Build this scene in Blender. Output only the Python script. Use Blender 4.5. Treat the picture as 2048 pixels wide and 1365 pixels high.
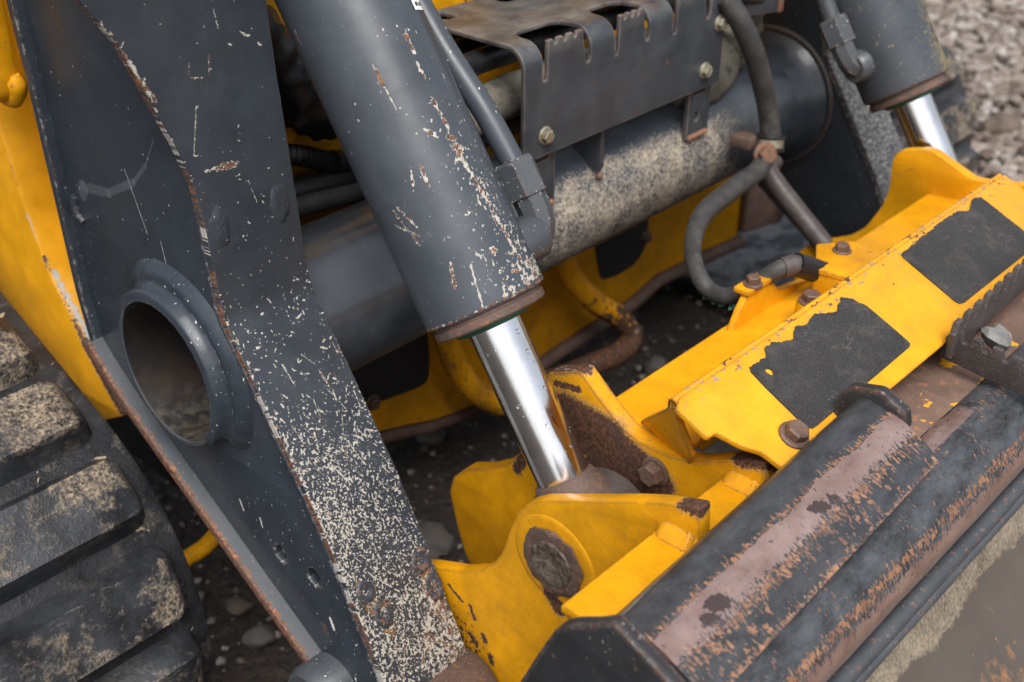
import bpy, bmesh, math, random
import numpy as np
from mathutils import Vector, Matrix, noise as mnoise
R = math.radians
for o in list(bpy.data.objects):
    bpy.data.objects.remove(o)
scene = bpy.context.scene
COL = scene.collection

# ------------------------------------------------------------------ camera
# world axes: X runs across the machine, -Y is the machine's front, Z is up
TILT, HEAD = R(31.0), R(47.2)
cam_data = bpy.data.cameras.new('camera')
cam = bpy.data.objects.new('camera', cam_data)
COL.objects.link(cam)
fwd_h = Vector((math.sin(HEAD), math.cos(HEAD), 0))
right = Vector((math.cos(HEAD), -math.sin(HEAD), 0))
fwd = fwd_h * math.cos(TILT) - Vector((0, 0, 1)) * math.sin(TILT)
upv = right.cross(fwd)
cam.matrix_world = Matrix((
    (right.x, upv.x, -fwd.x, -0.5740),
    (right.y, upv.y, -fwd.y, -0.4840),
    (right.z, upv.z, -fwd.z, 0.9610),
    (0, 0, 0, 1)))
cam_data.sensor_width = 36.0
cam_data.lens = 42.19
cam_data.clip_start = 0.02
cam_data.clip_end = 200
cam_data.dof.use_dof = True
cam_data.dof.focus_distance = 0.98
cam_data.dof.aperture_fstop = 6.3
scene.camera = cam

# ------------------------------------------------------------------ light
SUN_DIR = Vector((-0.34, -0.40, 0.85)).normalized()
world = bpy.data.worlds.new('World')
scene.world = world
world.use_nodes = True
wn = world.node_tree
for n in list(wn.nodes):
    wn.nodes.remove(n)
sky = wn.nodes.new('ShaderNodeTexSky')
sky.sky_type = 'NISHITA'
sky.sun_disc = False
sky.sun_elevation = math.asin(SUN_DIR.z)
sky.sun_rotation = math.atan2(SUN_DIR.x, SUN_DIR.y)
sky.dust_density = 4.0
hsv = wn.nodes.new('ShaderNodeHueSaturation')
hsv.inputs['Saturation'].default_value = 0.42
bg = wn.nodes.new('ShaderNodeBackground')
bg.inputs['Strength'].default_value = 0.11
wo = wn.nodes.new('ShaderNodeOutputWorld')
wn.links.new(sky.outputs[0], hsv.inputs['Color'])
wn.links.new(hsv.outputs[0], bg.inputs['Color'])
wn.links.new(bg.outputs[0], wo.inputs['Surface'])
sun_data = bpy.data.lights.new('sun', 'SUN')
sun_data.energy = 1.5
sun_data.angle = R(35)
sun_data.color = (1.0, 0.975, 0.94)
sun = bpy.data.objects.new('sun', sun_data)
COL.objects.link(sun)
sun.rotation_euler = SUN_DIR.to_track_quat('Z', 'Y').to_euler()
sun.location = (0, 0, 5)
scene.view_settings.view_transform = 'Standard'
scene.view_settings.look = 'None'
scene.view_settings.exposure = 0.86
scene.view_settings.gamma = 1.0
scene.cycles.max_bounces = 6
scene.cycles.diffuse_bounces = 3
scene.cycles.glossy_bounces = 3
scene.cycles.transmission_bounces = 3
scene.cycles.caustics_reflective = False
scene.cycles.caustics_refractive = False

# ------------------------------------------------------------------ material helpers
class MB:
    """small wrapper that builds node graphs"""
    def __init__(self, name):
        self.mat = bpy.data.materials.new(name)
        self.mat.use_nodes = True
        self.t = self.mat.node_tree
        self.t.nodes.clear()
        self.out = self.t.nodes.new('ShaderNodeOutputMaterial')
        self.bsdf = self.t.nodes.new('ShaderNodeBsdfPrincipled')
        self.t.links.new(self.bsdf.outputs[0], self.out.inputs['Surface'])
        self.P = self.t.nodes.new('ShaderNodeTexCoord').outputs['Object']
        self._xyz = None
    def lk(self, s, v):
        if isinstance(v, bpy.types.NodeSocket):
            self.t.links.new(v, s)
        elif v is not None:
            if isinstance(v, (tuple, list, Vector)):
                v = tuple(v)
                if s.type == 'RGBA' and len(v) == 3:
                    v = v + (1,)
            s.default_value = v
    def m(self, op, a, b=None, c=None, clamp=False):
        n = self.t.nodes.new('ShaderNodeMath'); n.operation = op; n.use_clamp = clamp
        self.lk(n.inputs[0], a); self.lk(n.inputs[1], b)
        if c is not None: self.lk(n.inputs[2], c)
        return n.outputs[0]
    def v(self, op, a, b=None, scale=None):
        n = self.t.nodes.new('ShaderNodeVectorMath'); n.operation = op
        self.lk(n.inputs[0], a)
        if b is not None: self.lk(n.inputs[1], b)
        if scale is not None: self.lk(n.inputs['Scale'], scale)
        return n.outputs['Value'] if op in ('DOT_PRODUCT', 'LENGTH', 'DISTANCE') else n.outputs['Vector']
    def xyz(self):
        if self._xyz is None:
            n = self.t.nodes.new('ShaderNodeSeparateXYZ'); self.lk(n.inputs[0], self.P)
            self._xyz = n.outputs
        return self._xyz
    def sc(self, k):
        return self.v('MULTIPLY', self.P, k)
    def noise(self, scale, detail=3, rough=.55, vec=None, dist=0.0, col=False):
        n = self.t.nodes.new('ShaderNodeTexNoise')
        self.lk(n.inputs['Vector'], vec if vec is not None else self.P)
        n.inputs['Scale'].default_value = scale; n.inputs['Detail'].default_value = detail
        n.inputs['Roughness'].default_value = rough; n.inputs['Distortion'].default_value = dist
        return n.outputs['Color'] if col else n.outputs['Fac']
    def vor(self, scale, vec=None, feature='F1'):
        n = self.t.nodes.new('ShaderNodeTexVoronoi'); n.feature = feature
        self.lk(n.inputs['Vector'], vec if vec is not None else self.P)
        n.inputs['Scale'].default_value = scale
        return n.outputs['Distance'], (n.outputs['Color'] if feature == 'F1' else None)
    def mr(self, v, a, b, c=0.0, d=1.0, smooth=False):
        n = self.t.nodes.new('ShaderNodeMapRange')
        if smooth: n.interpolation_type = 'SMOOTHSTEP'
        self.lk(n.inputs[0], v); self.lk(n.inputs[1], a); self.lk(n.inputs[2], b)
        self.lk(n.inputs[3], c); self.lk(n.inputs[4], d)
        return n.outputs[0]
    def mix(self, f, a, b, mode='MIX'):
        n = self.t.nodes.new('ShaderNodeMix'); n.data_type = 'RGBA'; n.blend_type = mode
        self.lk(n.inputs[0], f); self.lk(n.inputs[6], a); self.lk(n.inputs[7], b)
        return n.outputs[2]
    def mx(self, f, a, b):
        n = self.t.nodes.new('ShaderNodeMix'); n.data_type = 'FLOAT'
        self.lk(n.inputs[0], f); self.lk(n.inputs[2], a); self.lk(n.inputs[3], b)
        return n.outputs[0]
    def ramp(self, f, stops):
        n = self.t.nodes.new('ShaderNodeValToRGB'); e = n.color_ramp.elements
        while len(e) < len(stops): e.new(0.5)
        for i, (p, c) in enumerate(stops):
            e[i].position = p; e[i].color = tuple(c) + (1,)
        self.lk(n.inputs[0], f)
        return n.outputs[0]
    def mmax(self, *a):
        r = a[0]
        for x in a[1:]: r = self.m('MAXIMUM', r, x)
        return r
    def edge(self, radius=.004, lo=.02, hi=.25):
        b = self.t.nodes.new('ShaderNodeBevel'); b.samples = 3
        b.inputs['Radius'].default_value = radius
        g = self.t.nodes.new('ShaderNodeNewGeometry')
        d = self.v('DOT_PRODUCT', b.outputs[0], g.outputs['True Normal'])
        return self.mr(self.m('SUBTRACT', 1.0, d), lo, hi)
    def seg(self, a, b, w, rag=.6, nz=None):
        """mask of a ragged stroke from a to b of half width w (metres)"""
        a = Vector(a); b = Vector(b); ba = b - a
        pa = self.v('SUBTRACT', self.P, a)
        h = self.m('DIVIDE', self.v('DOT_PRODUCT', pa, ba), max(ba.length_squared, 1e-9), clamp=True)
        d = self.v('LENGTH', self.v('SUBTRACT', pa, self.v('SCALE', ba, scale=h)))
        if nz is not None:
            d = self.m('ADD', d, self.m('MULTIPLY', self.m('SUBTRACT', nz, .5), -min(w * rag * 6, .016)))
        return self.mr(d, w, w * .75)
    def done(self, col, rough=.5, metal=0.0, height=None, hdist=.0006, hstr=.6, spec=.5, coat=0.0):
        b = self.bsdf
        self.lk(b.inputs['Base Color'], col); self.lk(b.inputs['Roughness'], rough)
        self.lk(b.inputs['Metallic'], metal); self.lk(b.inputs['Specular IOR Level'], spec)
        b.inputs['Coat Weight'].default_value = coat; b.inputs['Coat Roughness'].default_value = .22
        if height is not None:
            n = self.t.nodes.new('ShaderNodeBump')
            n.inputs['Distance'].default_value = hdist; n.inputs['Strength'].default_value = hstr
            self.lk(n.inputs['Height'], height)
            self.t.links.new(n.outputs[0], b.inputs['Normal'])
        return self.mat

PRIMER = (.68, .65, .59)
def rustcol(g, k=1.0):
    n = g.noise(260, 5, .65); n2 = g.noise(45, 4, .6)
    c = g.ramp(n, [(.30, (.022*k, .012*k, .009*k)), (.48, (.075*k, .036*k, .022*k)), (.60, (.15*k, .065*k, .03*k)), (.75, (.33*k, .12*k, .035*k))])
    return g.mix(g.mr(n2, .35, .65), c, g.mix(.5, c, (.05*k, .035*k, .032*k)))

def paint(name, base, dens=None, cs=420, aniso=(1, 1, 1), primer=PRIMER, rustshare=.3, rough=.36, edge=.0, edge_r=.004,
          strokes=(), dirt=None, spots=.0, rust_k=1.0, seedoff=0.0, edge_primer=.5, flakes=0.0, smears=(), smear_col=(.16, .175, .19), hair=0.0, spec=.5):
    g = MB(name)
    P2 = g.v('ADD', g.v('MULTIPLY', g.P, aniso), (seedoff, seedoff*.7, -seedoff))
    n1 = g.noise(cs, 4, .62, vec=P2)
    big = g.noise(28, 4, .6)
    mid = g.noise(110, 4, .62)
    d = dens(g) if dens else 0.0
    th = g.m('SUBTRACT', .80, g.m('MULTIPLY', d, .42))
    chip = g.mr(n1, th, g.m('ADD', th, .018))
    if flakes:
        Pf = g.v('ADD', P2, g.v('SCALE', g.v('SUBTRACT', g.noise(300, 2, .6, col=True), (.5, .5, .5)), scale=.004))
        for fsc, k in ((560, 1.0), (300, .55), (150, .22)):
            vd, vc = g.vor(fsc, g.v('MULTIPLY', Pf, (1.25, 1.25, .62)))
            sp_ = g.t.nodes.new('ShaderNodeSeparateColor'); g.lk(sp_.inputs[0], vc)
            on = g.m('LESS_THAN', sp_.outputs[0], g.m('MULTIPLY', g.m('MULTIPLY', d, flakes), k))
            size = g.m('MULTIPLY', g.m('POWER', sp_.outputs[1], 2.0), .36)
            chip = g.mmax(chip, g.m('MULTIPLY', on, g.mr(vd, g.m('ADD', size, .03), size)))
    rust = g.mr(g.noise(cs*.35, 4, .6, vec=P2), .66 - .25*rustshare, .70 - .25*rustshare)
    rust = g.m('MULTIPLY', chip, rust)
    if edge:
        e = g.edge(edge_r)
        em = g.mr(g.m('MULTIPLY', e, g.mr(mid, .30, .62)), .42 - .3*edge, .50 - .3*edge)
        chip = g.mmax(chip, em)
        rust = g.mmax(rust, g.m('MULTIPLY', em, g.mr(g.noise(210, 3, .6), .28 + .32*edge_primer, .33 + .32*edge_primer)))
    if strokes:
        nz = g.noise(330, 4, .7); nz2 = g.noise(150, 3, .6)
        for s in strokes:
            a, b, w = s[:3]
            k = g.seg(a, b, w, .55, nz)
            chip = g.mmax(chip, k)
            rs = s[3] if len(s) > 3 else .35
            rust = g.mmax(rust, g.m('MULTIPLY', k, g.mr(nz2, .72 - .5*rs, .76 - .5*rs)))
    c0 = g.mix(g.mr(big, .3, .7), [x*.86 for x in base], [min(x*1.14, 1) for x in base])
    if spots:
        sp = g.mr(g.noise(70, 5, .7), .72 - spots*.12, .75 - spots*.12)
        chip = g.mmax(chip, sp); rust = g.mmax(rust, sp)
    for a, b, w in smears:
        c0 = g.mix(g.m('MULTIPLY', g.seg(a, b, w, .16, g.noise(140, 3, .6)), .35), c0, smear_col)
    fine = g.noise(900, 2, .5)
    if dirt:
        dc, da = dirt
        dm = g.m('MULTIPLY', g.mr(g.noise(17, 5, .68), .42, .75), da)
        c0 = g.mix(dm, c0, dc)
        dm2 = g.m('MULTIPLY', g.mr(g.noise(520, 3, .6), .60, .72), da)
        c0 = g.mix(dm2, c0, dc)
    if hair:
        hl = g.noise(22, 3, .5, vec=g.sc((2.6, .7, .7)), dist=.4)
        hm = g.m('MULTIPLY', g.mr(g.m('ABSOLUTE', g.m('SUBTRACT', hl, .5)), .0035, .0012), g.mr(g.noise(26, 3, .6), .48, .60))
        c0 = g.mix(g.m('MULTIPLY', hm, hair), c0, (.23, .13, .05))
    cc = g.mix(rust, g.mix(g.mr(mid, .3, .7), [x*.8 for x in primer], primer), rustcol(g, rust_k))
    col = g.mix(chip, c0, cc)
    r0 = g.mr(g.m('ADD', big, g.m('MULTIPLY', fine, .3)), .4, .9, rough - .08, rough + .14)
    rgh = g.mx(chip, r0, .72)
    hgt = g.m('ADD', g.m('MULTIPLY', chip, -.5), g.m('ADD', g.m('MULTIPLY', fine, .10), g.m('MULTIPLY', g.noise(160, 2, .5), .25)))
    return g.done(col, rgh, 0, hgt, .0007, .55, spec)

GREY = (.034, .041, .051)

class Wear:
    """paint damage drawn on a u,v grid (metres): chips down to primer, rust in the deepest ones"""
    def __init__(self, u0, u1, v0, v1, h, seed=1):
        self.u0, self.v0, self.h = u0, v0, h
        self.nu, self.nv = int((u1-u0)/h)+2, int((v1-v0)/h)+2
        self.chip = np.zeros((self.nu, self.nv), np.float32); self.rust = self.chip.copy(); self.tone = self.chip.copy()
        self.rs = np.random.RandomState(seed)
        self.N = self.rs.rand(self.nu, self.nv).astype(np.float32)
        S = self.N
        for ax in (0, 1): S = (np.roll(S, 1, ax) + S + np.roll(S, -1, ax))/3
        S = (S - S.mean())/S.std()*.22 + .5
        self.S = S.astype(np.float32)
    def win(self, u, v, r):
        i0, i1 = max(0, int((u-r-self.u0)/self.h)), min(self.nu, int((u+r-self.u0)/self.h)+2)
        j0, j1 = max(0, int((v-r-self.v0)/self.h)), min(self.nv, int((v+r-self.v0)/self.h)+2)
        if i1 <= i0 or j1 <= j0: return None
        U = (self.u0 + np.arange(i0, i1)*self.h)[:, None] - u
        V = (self.v0 + np.arange(j0, j1)*self.h)[None, :] - v
        return (slice(i0, i1), slice(j0, j1)), U, V
    def flake(self, u, v, a, b, ang, rust=0.0, rag=.9, layer=None):
        w = self.win(u, v, max(a, b)*1.6)
        if w is None: return
        sl, U, V = w
        c, s_ = math.cos(ang), math.sin(ang)
        d = ((U*c+V*s_)/a)**2 + ((-U*s_+V*c)/b)**2
        q = d - (self.S[sl]-.5)*2*rag
        L = self.chip if layer is None else layer
        L[sl] = np.maximum(L[sl], np.clip((1-q)*2.2, 0, 1))
        if rust: self.rust[sl] = np.maximum(self.rust[sl], np.clip((rust-q)*2.2, 0, 1))
    def flakes(self, n, ufn, size, aspect=(1.2, 3.5), ang=(0, math.pi), rustp=.08, layer=None, rag=.9):
        r = self.rs
        for _ in range(n):
            p = ufn(r)
            if p is None: continue
            b = size[0] + (size[1]-size[0])*r.rand()**3
            a = b*(aspect[0] + (aspect[1]-aspect[0])*r.rand()**1.5)
            self.flake(p[0], p[1], a, b, ang[0]+(ang[1]-ang[0])*r.rand(), .55 if r.rand() < rustp else 0.0, rag, layer)
    def stroke(self, u0, v0, u1, v1, w, rust=.3, rag=1.0, layer=None):
        L = math.hypot(u1-u0, v1-v0); k = max(1, int(L/(w*.7))); ang = math.atan2(v1-v0, u1-u0)
        for i in range(k+1):
            t = i/k; ww = w*(.55+.6*self.rs.rand())
            rr = .75 if self.rs.rand() < rust else 0.0
            self.flake(u0+(u1-u0)*t, v0+(v1-v0)*t, max(ww*1.7, L/k), ww*1.1, ang + self.rs.uniform(-.2, .2), rr, rag*.7, layer)
    def sample(self, u, v, A=None):
        A = self.chip if A is None else A
        i = np.clip(((u-self.u0)/self.h).round().astype(int), 0, self.nu-1); j = np.clip(((v-self.v0)/self.h).round().astype(int), 0, self.nv-1)
        return A[i, j]
def set_attr(me, name, r, g, b):
    at = me.attributes.new(name, 'FLOAT_COLOR', 'POINT')
    at.data.foreach_set('color', np.stack([r, g, b, np.ones_like(r)], 1).astype(np.float32).ravel())
def attr_paint(name, base, rough=.33, primer=(.47, .44, .385), var=.14, dirt=None, rust_k=1.0, hair=.3):
    g = MB(name)
    at = g.t.nodes.new('ShaderNodeAttribute'); at.attribute_name = 'wear'
    sp = g.t.nodes.new('ShaderNodeSeparateColor'); g.lk(sp.inputs[0], at.outputs['Color'])
    fine = g.noise(1100, 2, .6); big = g.noise(26, 4, .6)
    jit = g.m('MULTIPLY', g.m('SUBTRACT', fine, .5), .45)
    chip = g.mr(g.m('ADD', sp.outputs[0], jit), .56, .70)
    rust = g.m('MULTIPLY', g.mr(g.m('ADD', sp.outputs[1], jit), .45, .62), chip)
    halo = g.mr(sp.outputs[2], .1, .9)
    c0 = g.mix(g.mr(big, .3, .7), [x*(1-var) for x in base], [x*(1+var) for x in base])
    if dirt:
        c0 = g.mix(g.m('MULTIPLY', g.mr(g.noise(15, 5, .68), .45, .75), dirt[1]), c0, dirt[0])
    hl = g.noise(34, 3, .5, vec=g.sc((3.2, 3.2, .5)), dist=.3)
    hm = g.m('MULTIPLY', g.mr(g.m('ABSOLUTE', g.m('SUBTRACT', hl, .5)), .0028, .0010), g.mr(g.noise(30, 3, .6), .50, .60))
    c0 = g.mix(g.m('MULTIPLY', hm, hair), c0, (.22, .23, .24))
    c0 = g.mix(halo, c0, g.mix(fine, (.10, .06, .035), (.20, .11, .05)))
    pc = g.mix(g.mr(g.noise(200, 3, .6), .35, .65), [x*.72 for x in primer], primer)
    col = g.mix(chip, c0, g.mix(rust, pc, rustcol(g, rust_k)))
    rg = g.mx(chip, g.mr(big, .3, .7, rough-.06, rough+.10), .75)
    return g.done(col, rg, 0, g.m('ADD', g.m('MULTIPLY', chip, -.6), g.m('ADD', g.m('MULTIPLY', fine, .06), g.m('MULTIPLY', g.noise(70, 3, .5), .5))), .0008, .6)
YEL = (.71, .322, .004)

def zband(lo, hi, mx):          # density grows as z falls from hi to lo
    return lambda g: g.m('MULTIPLY', g.mr(g.xyz()[2], hi, lo), mx)

def front_density(g):
    x, y, z = g.xyz()[0], g.xyz()[1], g.xyz()[2]
    a = g.mr(z, .43, .335, 0, 1, True)
    b = g.mr(z, .10, .24, .60, 1.0)
    left = g.mr(x, -.02, -.09, .82, 1.05)
    base = g.m('MULTIPLY', g.m('MULTIPLY', a, b), g.m('MULTIPLY', left, .66))
    lo = g.mr(z, .60, .44, .03, .20)
    patch = g.m('MULTIPLY', g.mr(g.noise(22, 3, .6), .35, .7), .18)
    return g.m('ADD', g.mmax(base, lo), g.m('MULTIPLY', patch, a))

def fy(z):
    tab = [(.95, .302), (.70, .301), (.64, .297), (.58, .291), (.505, .285), (.457, .279), (.422, .254), (.373, .222), (.311, .181), (.244, .145), (.151, .100), (.088, .070)]
    for (z0, a), (z1, b) in zip(tab[:-1], tab[1:]):
        if z >= z1: return a + (b-a)*(z-z0)/(z1-z0)
    return tab[-1][1]
def FS(x0, z0, x1, z1, w, r): return ((x0, fy(z0), z0), (x1, fy(z1), z1), w, r)
M_FRONT = attr_paint('arm_front_paint', GREY, .34, dirt=((.065, .064, .062), .25), rust_k=1.5)
M_FRONT_PLAIN = paint('arm_front_plain', GREY, lambda g: .12, cs=600, rough=.36, flakes=.6)
M_SIDE = paint('arm_side_paint', (.026, .034, .045), lambda g: g.mr(g.xyz()[2], .6, .1, .015, .10), cs=700, rustshare=.25, edge=.30, rough=.34, flakes=.8,
    strokes=[((-.1, .405, .56), (-.1, .385, .505), .00035, .0), ((-.1, .365, .505), (-.1, .36, .47), .0004, .0), ((-.1, .35, .19), (-.1, .345, .18), .0012, 0.), ((-.1, .30, .26), (-.1, .296, .25), .0012, 0.), ((-.1, .27, .255), (-.1, .268, .245), .001, 0.),
             ((-.1, .19, .175), (-.1, .186, .168), .003, 1.), ((-.1, .178, .19), (-.1, .174, .18), .002, .3)],
    smears=[((-.1, .490, .512), (-.1, .4855, .520), .008), ((-.1, .4855, .520), (-.1, .4413, .5272), .0055), ((-.1, .4413, .5272), (-.1, .3942, .5507), .0042), ((-.1, .3942, .5507), (-.1, .3685, .5739), .0022), ((-.1, .3685, .5739), (-.1, .35, .6008), .0008)],
    dirt=((.05, .055, .06), .2))
M_GREY = paint('grey_paint', (.055, .062, .070), lambda g: .22, cs=500, edge=.5, edge_primer=.3, rough=.38, flakes=.6)
M_FLANGE = paint('arm_flange_paint', (.044, .051, .060), lambda g: g.mr(g.xyz()[0], -.1095, -.1160, .22, 1.35), cs=160, rustshare=2.2, edge=.0, rough=.45, spots=.55, rust_k=1.7, flakes=.35)
M_RUST = None

def tube_density(g):
    x, y, z = g.xyz()[0], g.xyz()[1], g.xyz()[2]
    # sand blasted zone on the front of the tube, in front of the hose guard
    ax = g.m('MULTIPLY', g.mr(x, .22, .34, 0, 1, True), g.mr(x, .80, .60, 0, 1, True))
    ay = g.m('MULTIPLY', g.mr(y, .318, .298, 0, 1, True), g.mr(z, .315, .345, 0, 1, True))
    a = g.m('MULTIPLY', ax, ay)
    return g.m('ADD', g.m('MULTIPLY', a, .62), .05)
def tube_mat():
    g = MB('torque_tube_paint')
    d = tube_density(g)
    n1 = g.noise(300, 4, .6, vec=g.sc((1, 1, 1)))
    n3 = g.noise(620, 3, .6); n4 = g.noise(40, 4, .6)
    chip = g.mr(g.m('ADD', g.m('ADD', g.m('MULTIPLY', d, 1.08), g.m('MULTIPLY', g.m('SUBTRACT', n1, .5), 1.3)), g.m('ADD', g.m('MULTIPLY', g.m('SUBTRACT', n3, .5), 1.2), g.m('MULTIPLY', g.m('SUBTRACT', n4, .5), .9))), .50, .88)
    big = g.noise(24, 4, .6)
    x = g.xyz()[0]
    brown = g.m('MULTIPLY', g.mr(g.xyz()[2], .36, .31), g.mr(g.noise(30, 4, .65), .30, .55))
    brown = g.m('MULTIPLY', brown, g.mr(x, .7, .2))
    c0 = g.mix(g.mr(big, .3, .7), (.040, .047, .057), (.070, .080, .093))
    c0 = g.mix(g.m('MULTIPLY', brown, .7), c0, (.060, .045, .032))
    sp = g.mr(g.noise(85, 4, .65), .70, .73)
    chipc = g.mix(g.mr(g.noise(200, 4, .65), .40, .66), (.46, .40, .31), (.20, .16, .12))
    col = g.mix(chip, c0, chipc)
    col = g.mix(sp, col, rustcol(g, 1.3))
    rg = g.mx(g.mmax(chip, sp), g.mr(big, .3, .7, .14, .28), .8)
    h = g.m('ADD', g.m('MULTIPLY', chip, .5), g.m('MULTIPLY', g.noise(60, 3, .5), .8))
    return g.done(col, rg, 0, h, .0009, .6)
M_TUBE = tube_mat()

def rust_mat(name, k=1.0, orange=.3, base=(.070, .042, .032), rough=.72, yellow=0.0):
    g = MB(name)
    n = g.noise(120, 5, .65); n2 = g.noise(30, 4, .6)
    c = g.mix(g.mr(n2, .35, .65), [x*k for x in base], [x*k*1.7 for x in base])
    c = g.mix(g.mr(n, .68 - orange*.25, .80 - orange*.2), c, (.34*k, .12*k, .03*k))
    c = g.mix(g.mr(g.noise(700, 2, .5), .52, .75), c, (.16*k, .12*k, .10*k))
    if yellow:
        ym = g.mr(g.noise(38, 4, .6), .70 - yellow*.2, .72 - yellow*.2)
        c = g.mix(ym, c, YEL)
    h = g.m('ADD', n, g.m('MULTIPLY', g.noise(600, 2, .5), .3))
    return g.done(c, g.mr(n, .3, .7, rough - .12, rough + .12), 0, h, .0008, .7)
M_RUST = rust_mat('brown_rust')
M_RUST_O = rust_mat('orange_rust', 1.25, .55, (.10, .05, .03))
M_DARKSTEEL = rust_mat('dark_steel', .9, .05, (.045, .038, .036), .5)

def yellow(name, edge=.45, dens=.06, spots=.0, strokes=(), edge_primer=.15, dirt=.10, edge_r=.0035, dfun=None, cs=300):
    return paint(name, YEL, dfun or (lambda g: dens), cs=cs, rustshare=1.4, edge=edge, edge_r=edge_r, edge_primer=edge_primer, rough=.42,
                 dirt=((.22, .10, .012), dirt*1.3), spots=spots, strokes=strokes, primer=(.30, .25, .20), hair=.45, spec=.28)
M_YEL = yellow('yellow_paint', .5, .12, 0, dirt=.26)
M_YEL_CH = yellow('chassis_yellow_paint', .6, .16, .62, dirt=.45)
M_YEL_STEP = paint('step_yellow_paint', YEL, lambda g: g.m('MULTIPLY', g.mr(g.xyz()[1], -.108, -.066), .58), cs=170, aniso=(.55, 1, 1), rustshare=.5, edge=.35, edge_r=.003, edge_primer=.1, rough=.40,
    dirt=((.30, .17, .04), .30), primer=(.36, .25, .15), flakes=.25, hair=.4, spec=.4)
def tower_mat():
    return paint('tower_yellow_paint', YEL, lambda g: .10, cs=360, rustshare=.8, edge=.0, rough=.42, primer=(.45, .44, .41),
        strokes=[((-.1005, .600, .405), (-.1005, .5494, .3254), .0055, 1.), ((-.1005, .5494, .3254), (-.1005, .500, .268), .009, 1.), ((-.0945, .594, .390), (-.0925, .545, .322), .0048, .0), ((-.092, .545, .322), (-.090, .515, .288), .0048, .2), ((-.1, .5211, .2952), (-.075, .51, .28), .008, .6),
                 ((-.1005, .640, .56), (-.1005, .618, .450), .0009, .5), ((-.1005, .618, .450), (-.1005, .600, .405), .0022, .3), ((-.080, .51, .285), (-.085, .498, .268), .009, .7)], dirt=((.22, .11, .012), .25))
M_TOWER = tower_mat()

def bracket_near_mat():
    g0 = [((.006, -.118, .424), (.006, -.132, .426), .011, 1.), ((-.001, .100, .150), (-.001, .093, .142), .0045, 1.), ((-.001, .084, .160), (-.001, .081, .154), .0040, 1.), ((-.001, .100, .186), (-.001, .094, .174), .0030, 1.), ((-.001, .075, .140), (-.001, .073, .132), .0040, 1.),
          ((-.001, .003, .262), (-.001, -.006, .252), .010, 1.), ((-.001, .128, .195), (-.001, .11, .185), .0025, .9)]
    return yellow('near_bracket_paint', .45, .10, .0, g0, dirt=.42, cs=210, dfun=lambda g: g.m('ADD', .08, g.m('MULTIPLY', g.mr(g.xyz()[2], .22, .14), g.mr(g.xyz()[1], .04, .10, .0, .62))))
M_NEARB = bracket_near_mat()
def bracket_far_mat():
    s = [((.093, -.110, .413), (.093, -.132, .421), .013, 1.), ((.093, .08, .410), (.093, .05, .423), .009, .7), ((.0848, .060, .368), (.0848, .018, .366), .032, 1.), ((.0848, .02, .368), (.0848, -.024, .352), .026, 1.),
         ((.0848, .12, .285), (.0848, .085, .36), .007, 1.), ((.0848, .075, .40), (.0848, .05, .405), .004, .9), ((.0848, .02, .340), (.0848, -.034, .350), .024, 1.)]
    return yellow('far_bracket_paint', .85, .20, .3, s, edge_primer=.1, dirt=.35, edge_r=.006)
M_FARB = bracket_far_mat()

def barrel_mat(name, right=False):
    S = []
    if not right:
        S = [((.0405, .1475, .6124), (.055, .0891, .5247), .0022, .25), ((.0405, .149, .615), (.041, .142, .605), .0055, .6), ((.0397, .1676, .6421), (.042, .1542, .6225), .0028, .4),
             ((.0102, .2015, .6694), (.0107, .1918, .6558), .0018, 1.), ((.0107, .1918, .6558), (.012, .1777, .6369), .0007, 0.), ((.0413, .1975, .6866), (.042, .1905, .6761), .0026, .6),
             ((.0405, .1849, .6678), (.0412, .1778, .6574), .0022, .15), ((-.0072, .1678, .5646), (-.0047, .1416, .5421), .0016, .9), ((-.0078, .1651, .5527), (-.0038, .1438, .5496), .0013, .1),
             ((.0113, .154, .6007), (.0104, .1455, .5868), .0018, .3), ((.0051, .1588, .5971), (.0031, .1545, .5865), .0015, .1), ((.0035, .1159, .5304), (.0013, .1098, .5159), .0022, .5),
             ((.0138, .1042, .5306), (.01, .0876, .5006), .0011, 0.), ((-.007, .2718, .684), (-.0071, .2677, .6782), .0022, 1.), ((.0239, .1604, .6239), (.0293, .1551, .6197), .0028, .2)]
    def dens(g):
        z, x = g.xyz()[2], g.xyz()[0]
        if right:
            return g.m('MULTIPLY', g.mr(z, .74, .46), g.mr(x, .745, .80, .15, 1.25))
        a = g.m('MULTIPLY', g.mr(z, .64, .50), g.mr(x, .012, .062, .0, .66))
        return g.m('ADD', a, g.m('MULTIPLY', g.mr(x, -.012, .03, .03, .20), g.mr(z, .72, .56, .5, 1.0)))
    return paint(name, (.050, .059, .071), dens, cs=330, aniso=(1.2, 1, .75), rustshare=.45, strokes=S, rough=.32, edge=.5, edge_r=.006, edge_primer=.2, flakes=(2.2 if right else 1.2),
                 primer=(.26, .22, .11) if right else PRIMER, dirt=((.10, .105, .11), .10))
M_BARREL = attr_paint('barrel_paint', (.050, .059, .071), .33, dirt=((.085, .09, .095), .15), rust_k=1.6, hair=.35)
M_LINE = paint('line_paint', (.050, .059, .071), lambda g: .10, cs=500, rough=.34, flakes=.5)
M_BARREL_R = barrel_mat('far_barrel_paint', True)

def chrome():
    g = MB('chrome')
    n = g.noise(60, 4, .6); sm = g.mr(g.noise(35, 4, .7, vec=g.sc((1, 1, .5))), .45, .75)
    return g.done(g.mix(sm, (.82, .82, .83), (.66, .65, .63)), g.mr(n, .3, .7, .10, .20), 1.0, g.noise(240, 3, .5), .0001, .2)
M_CHROME = chrome()

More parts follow.
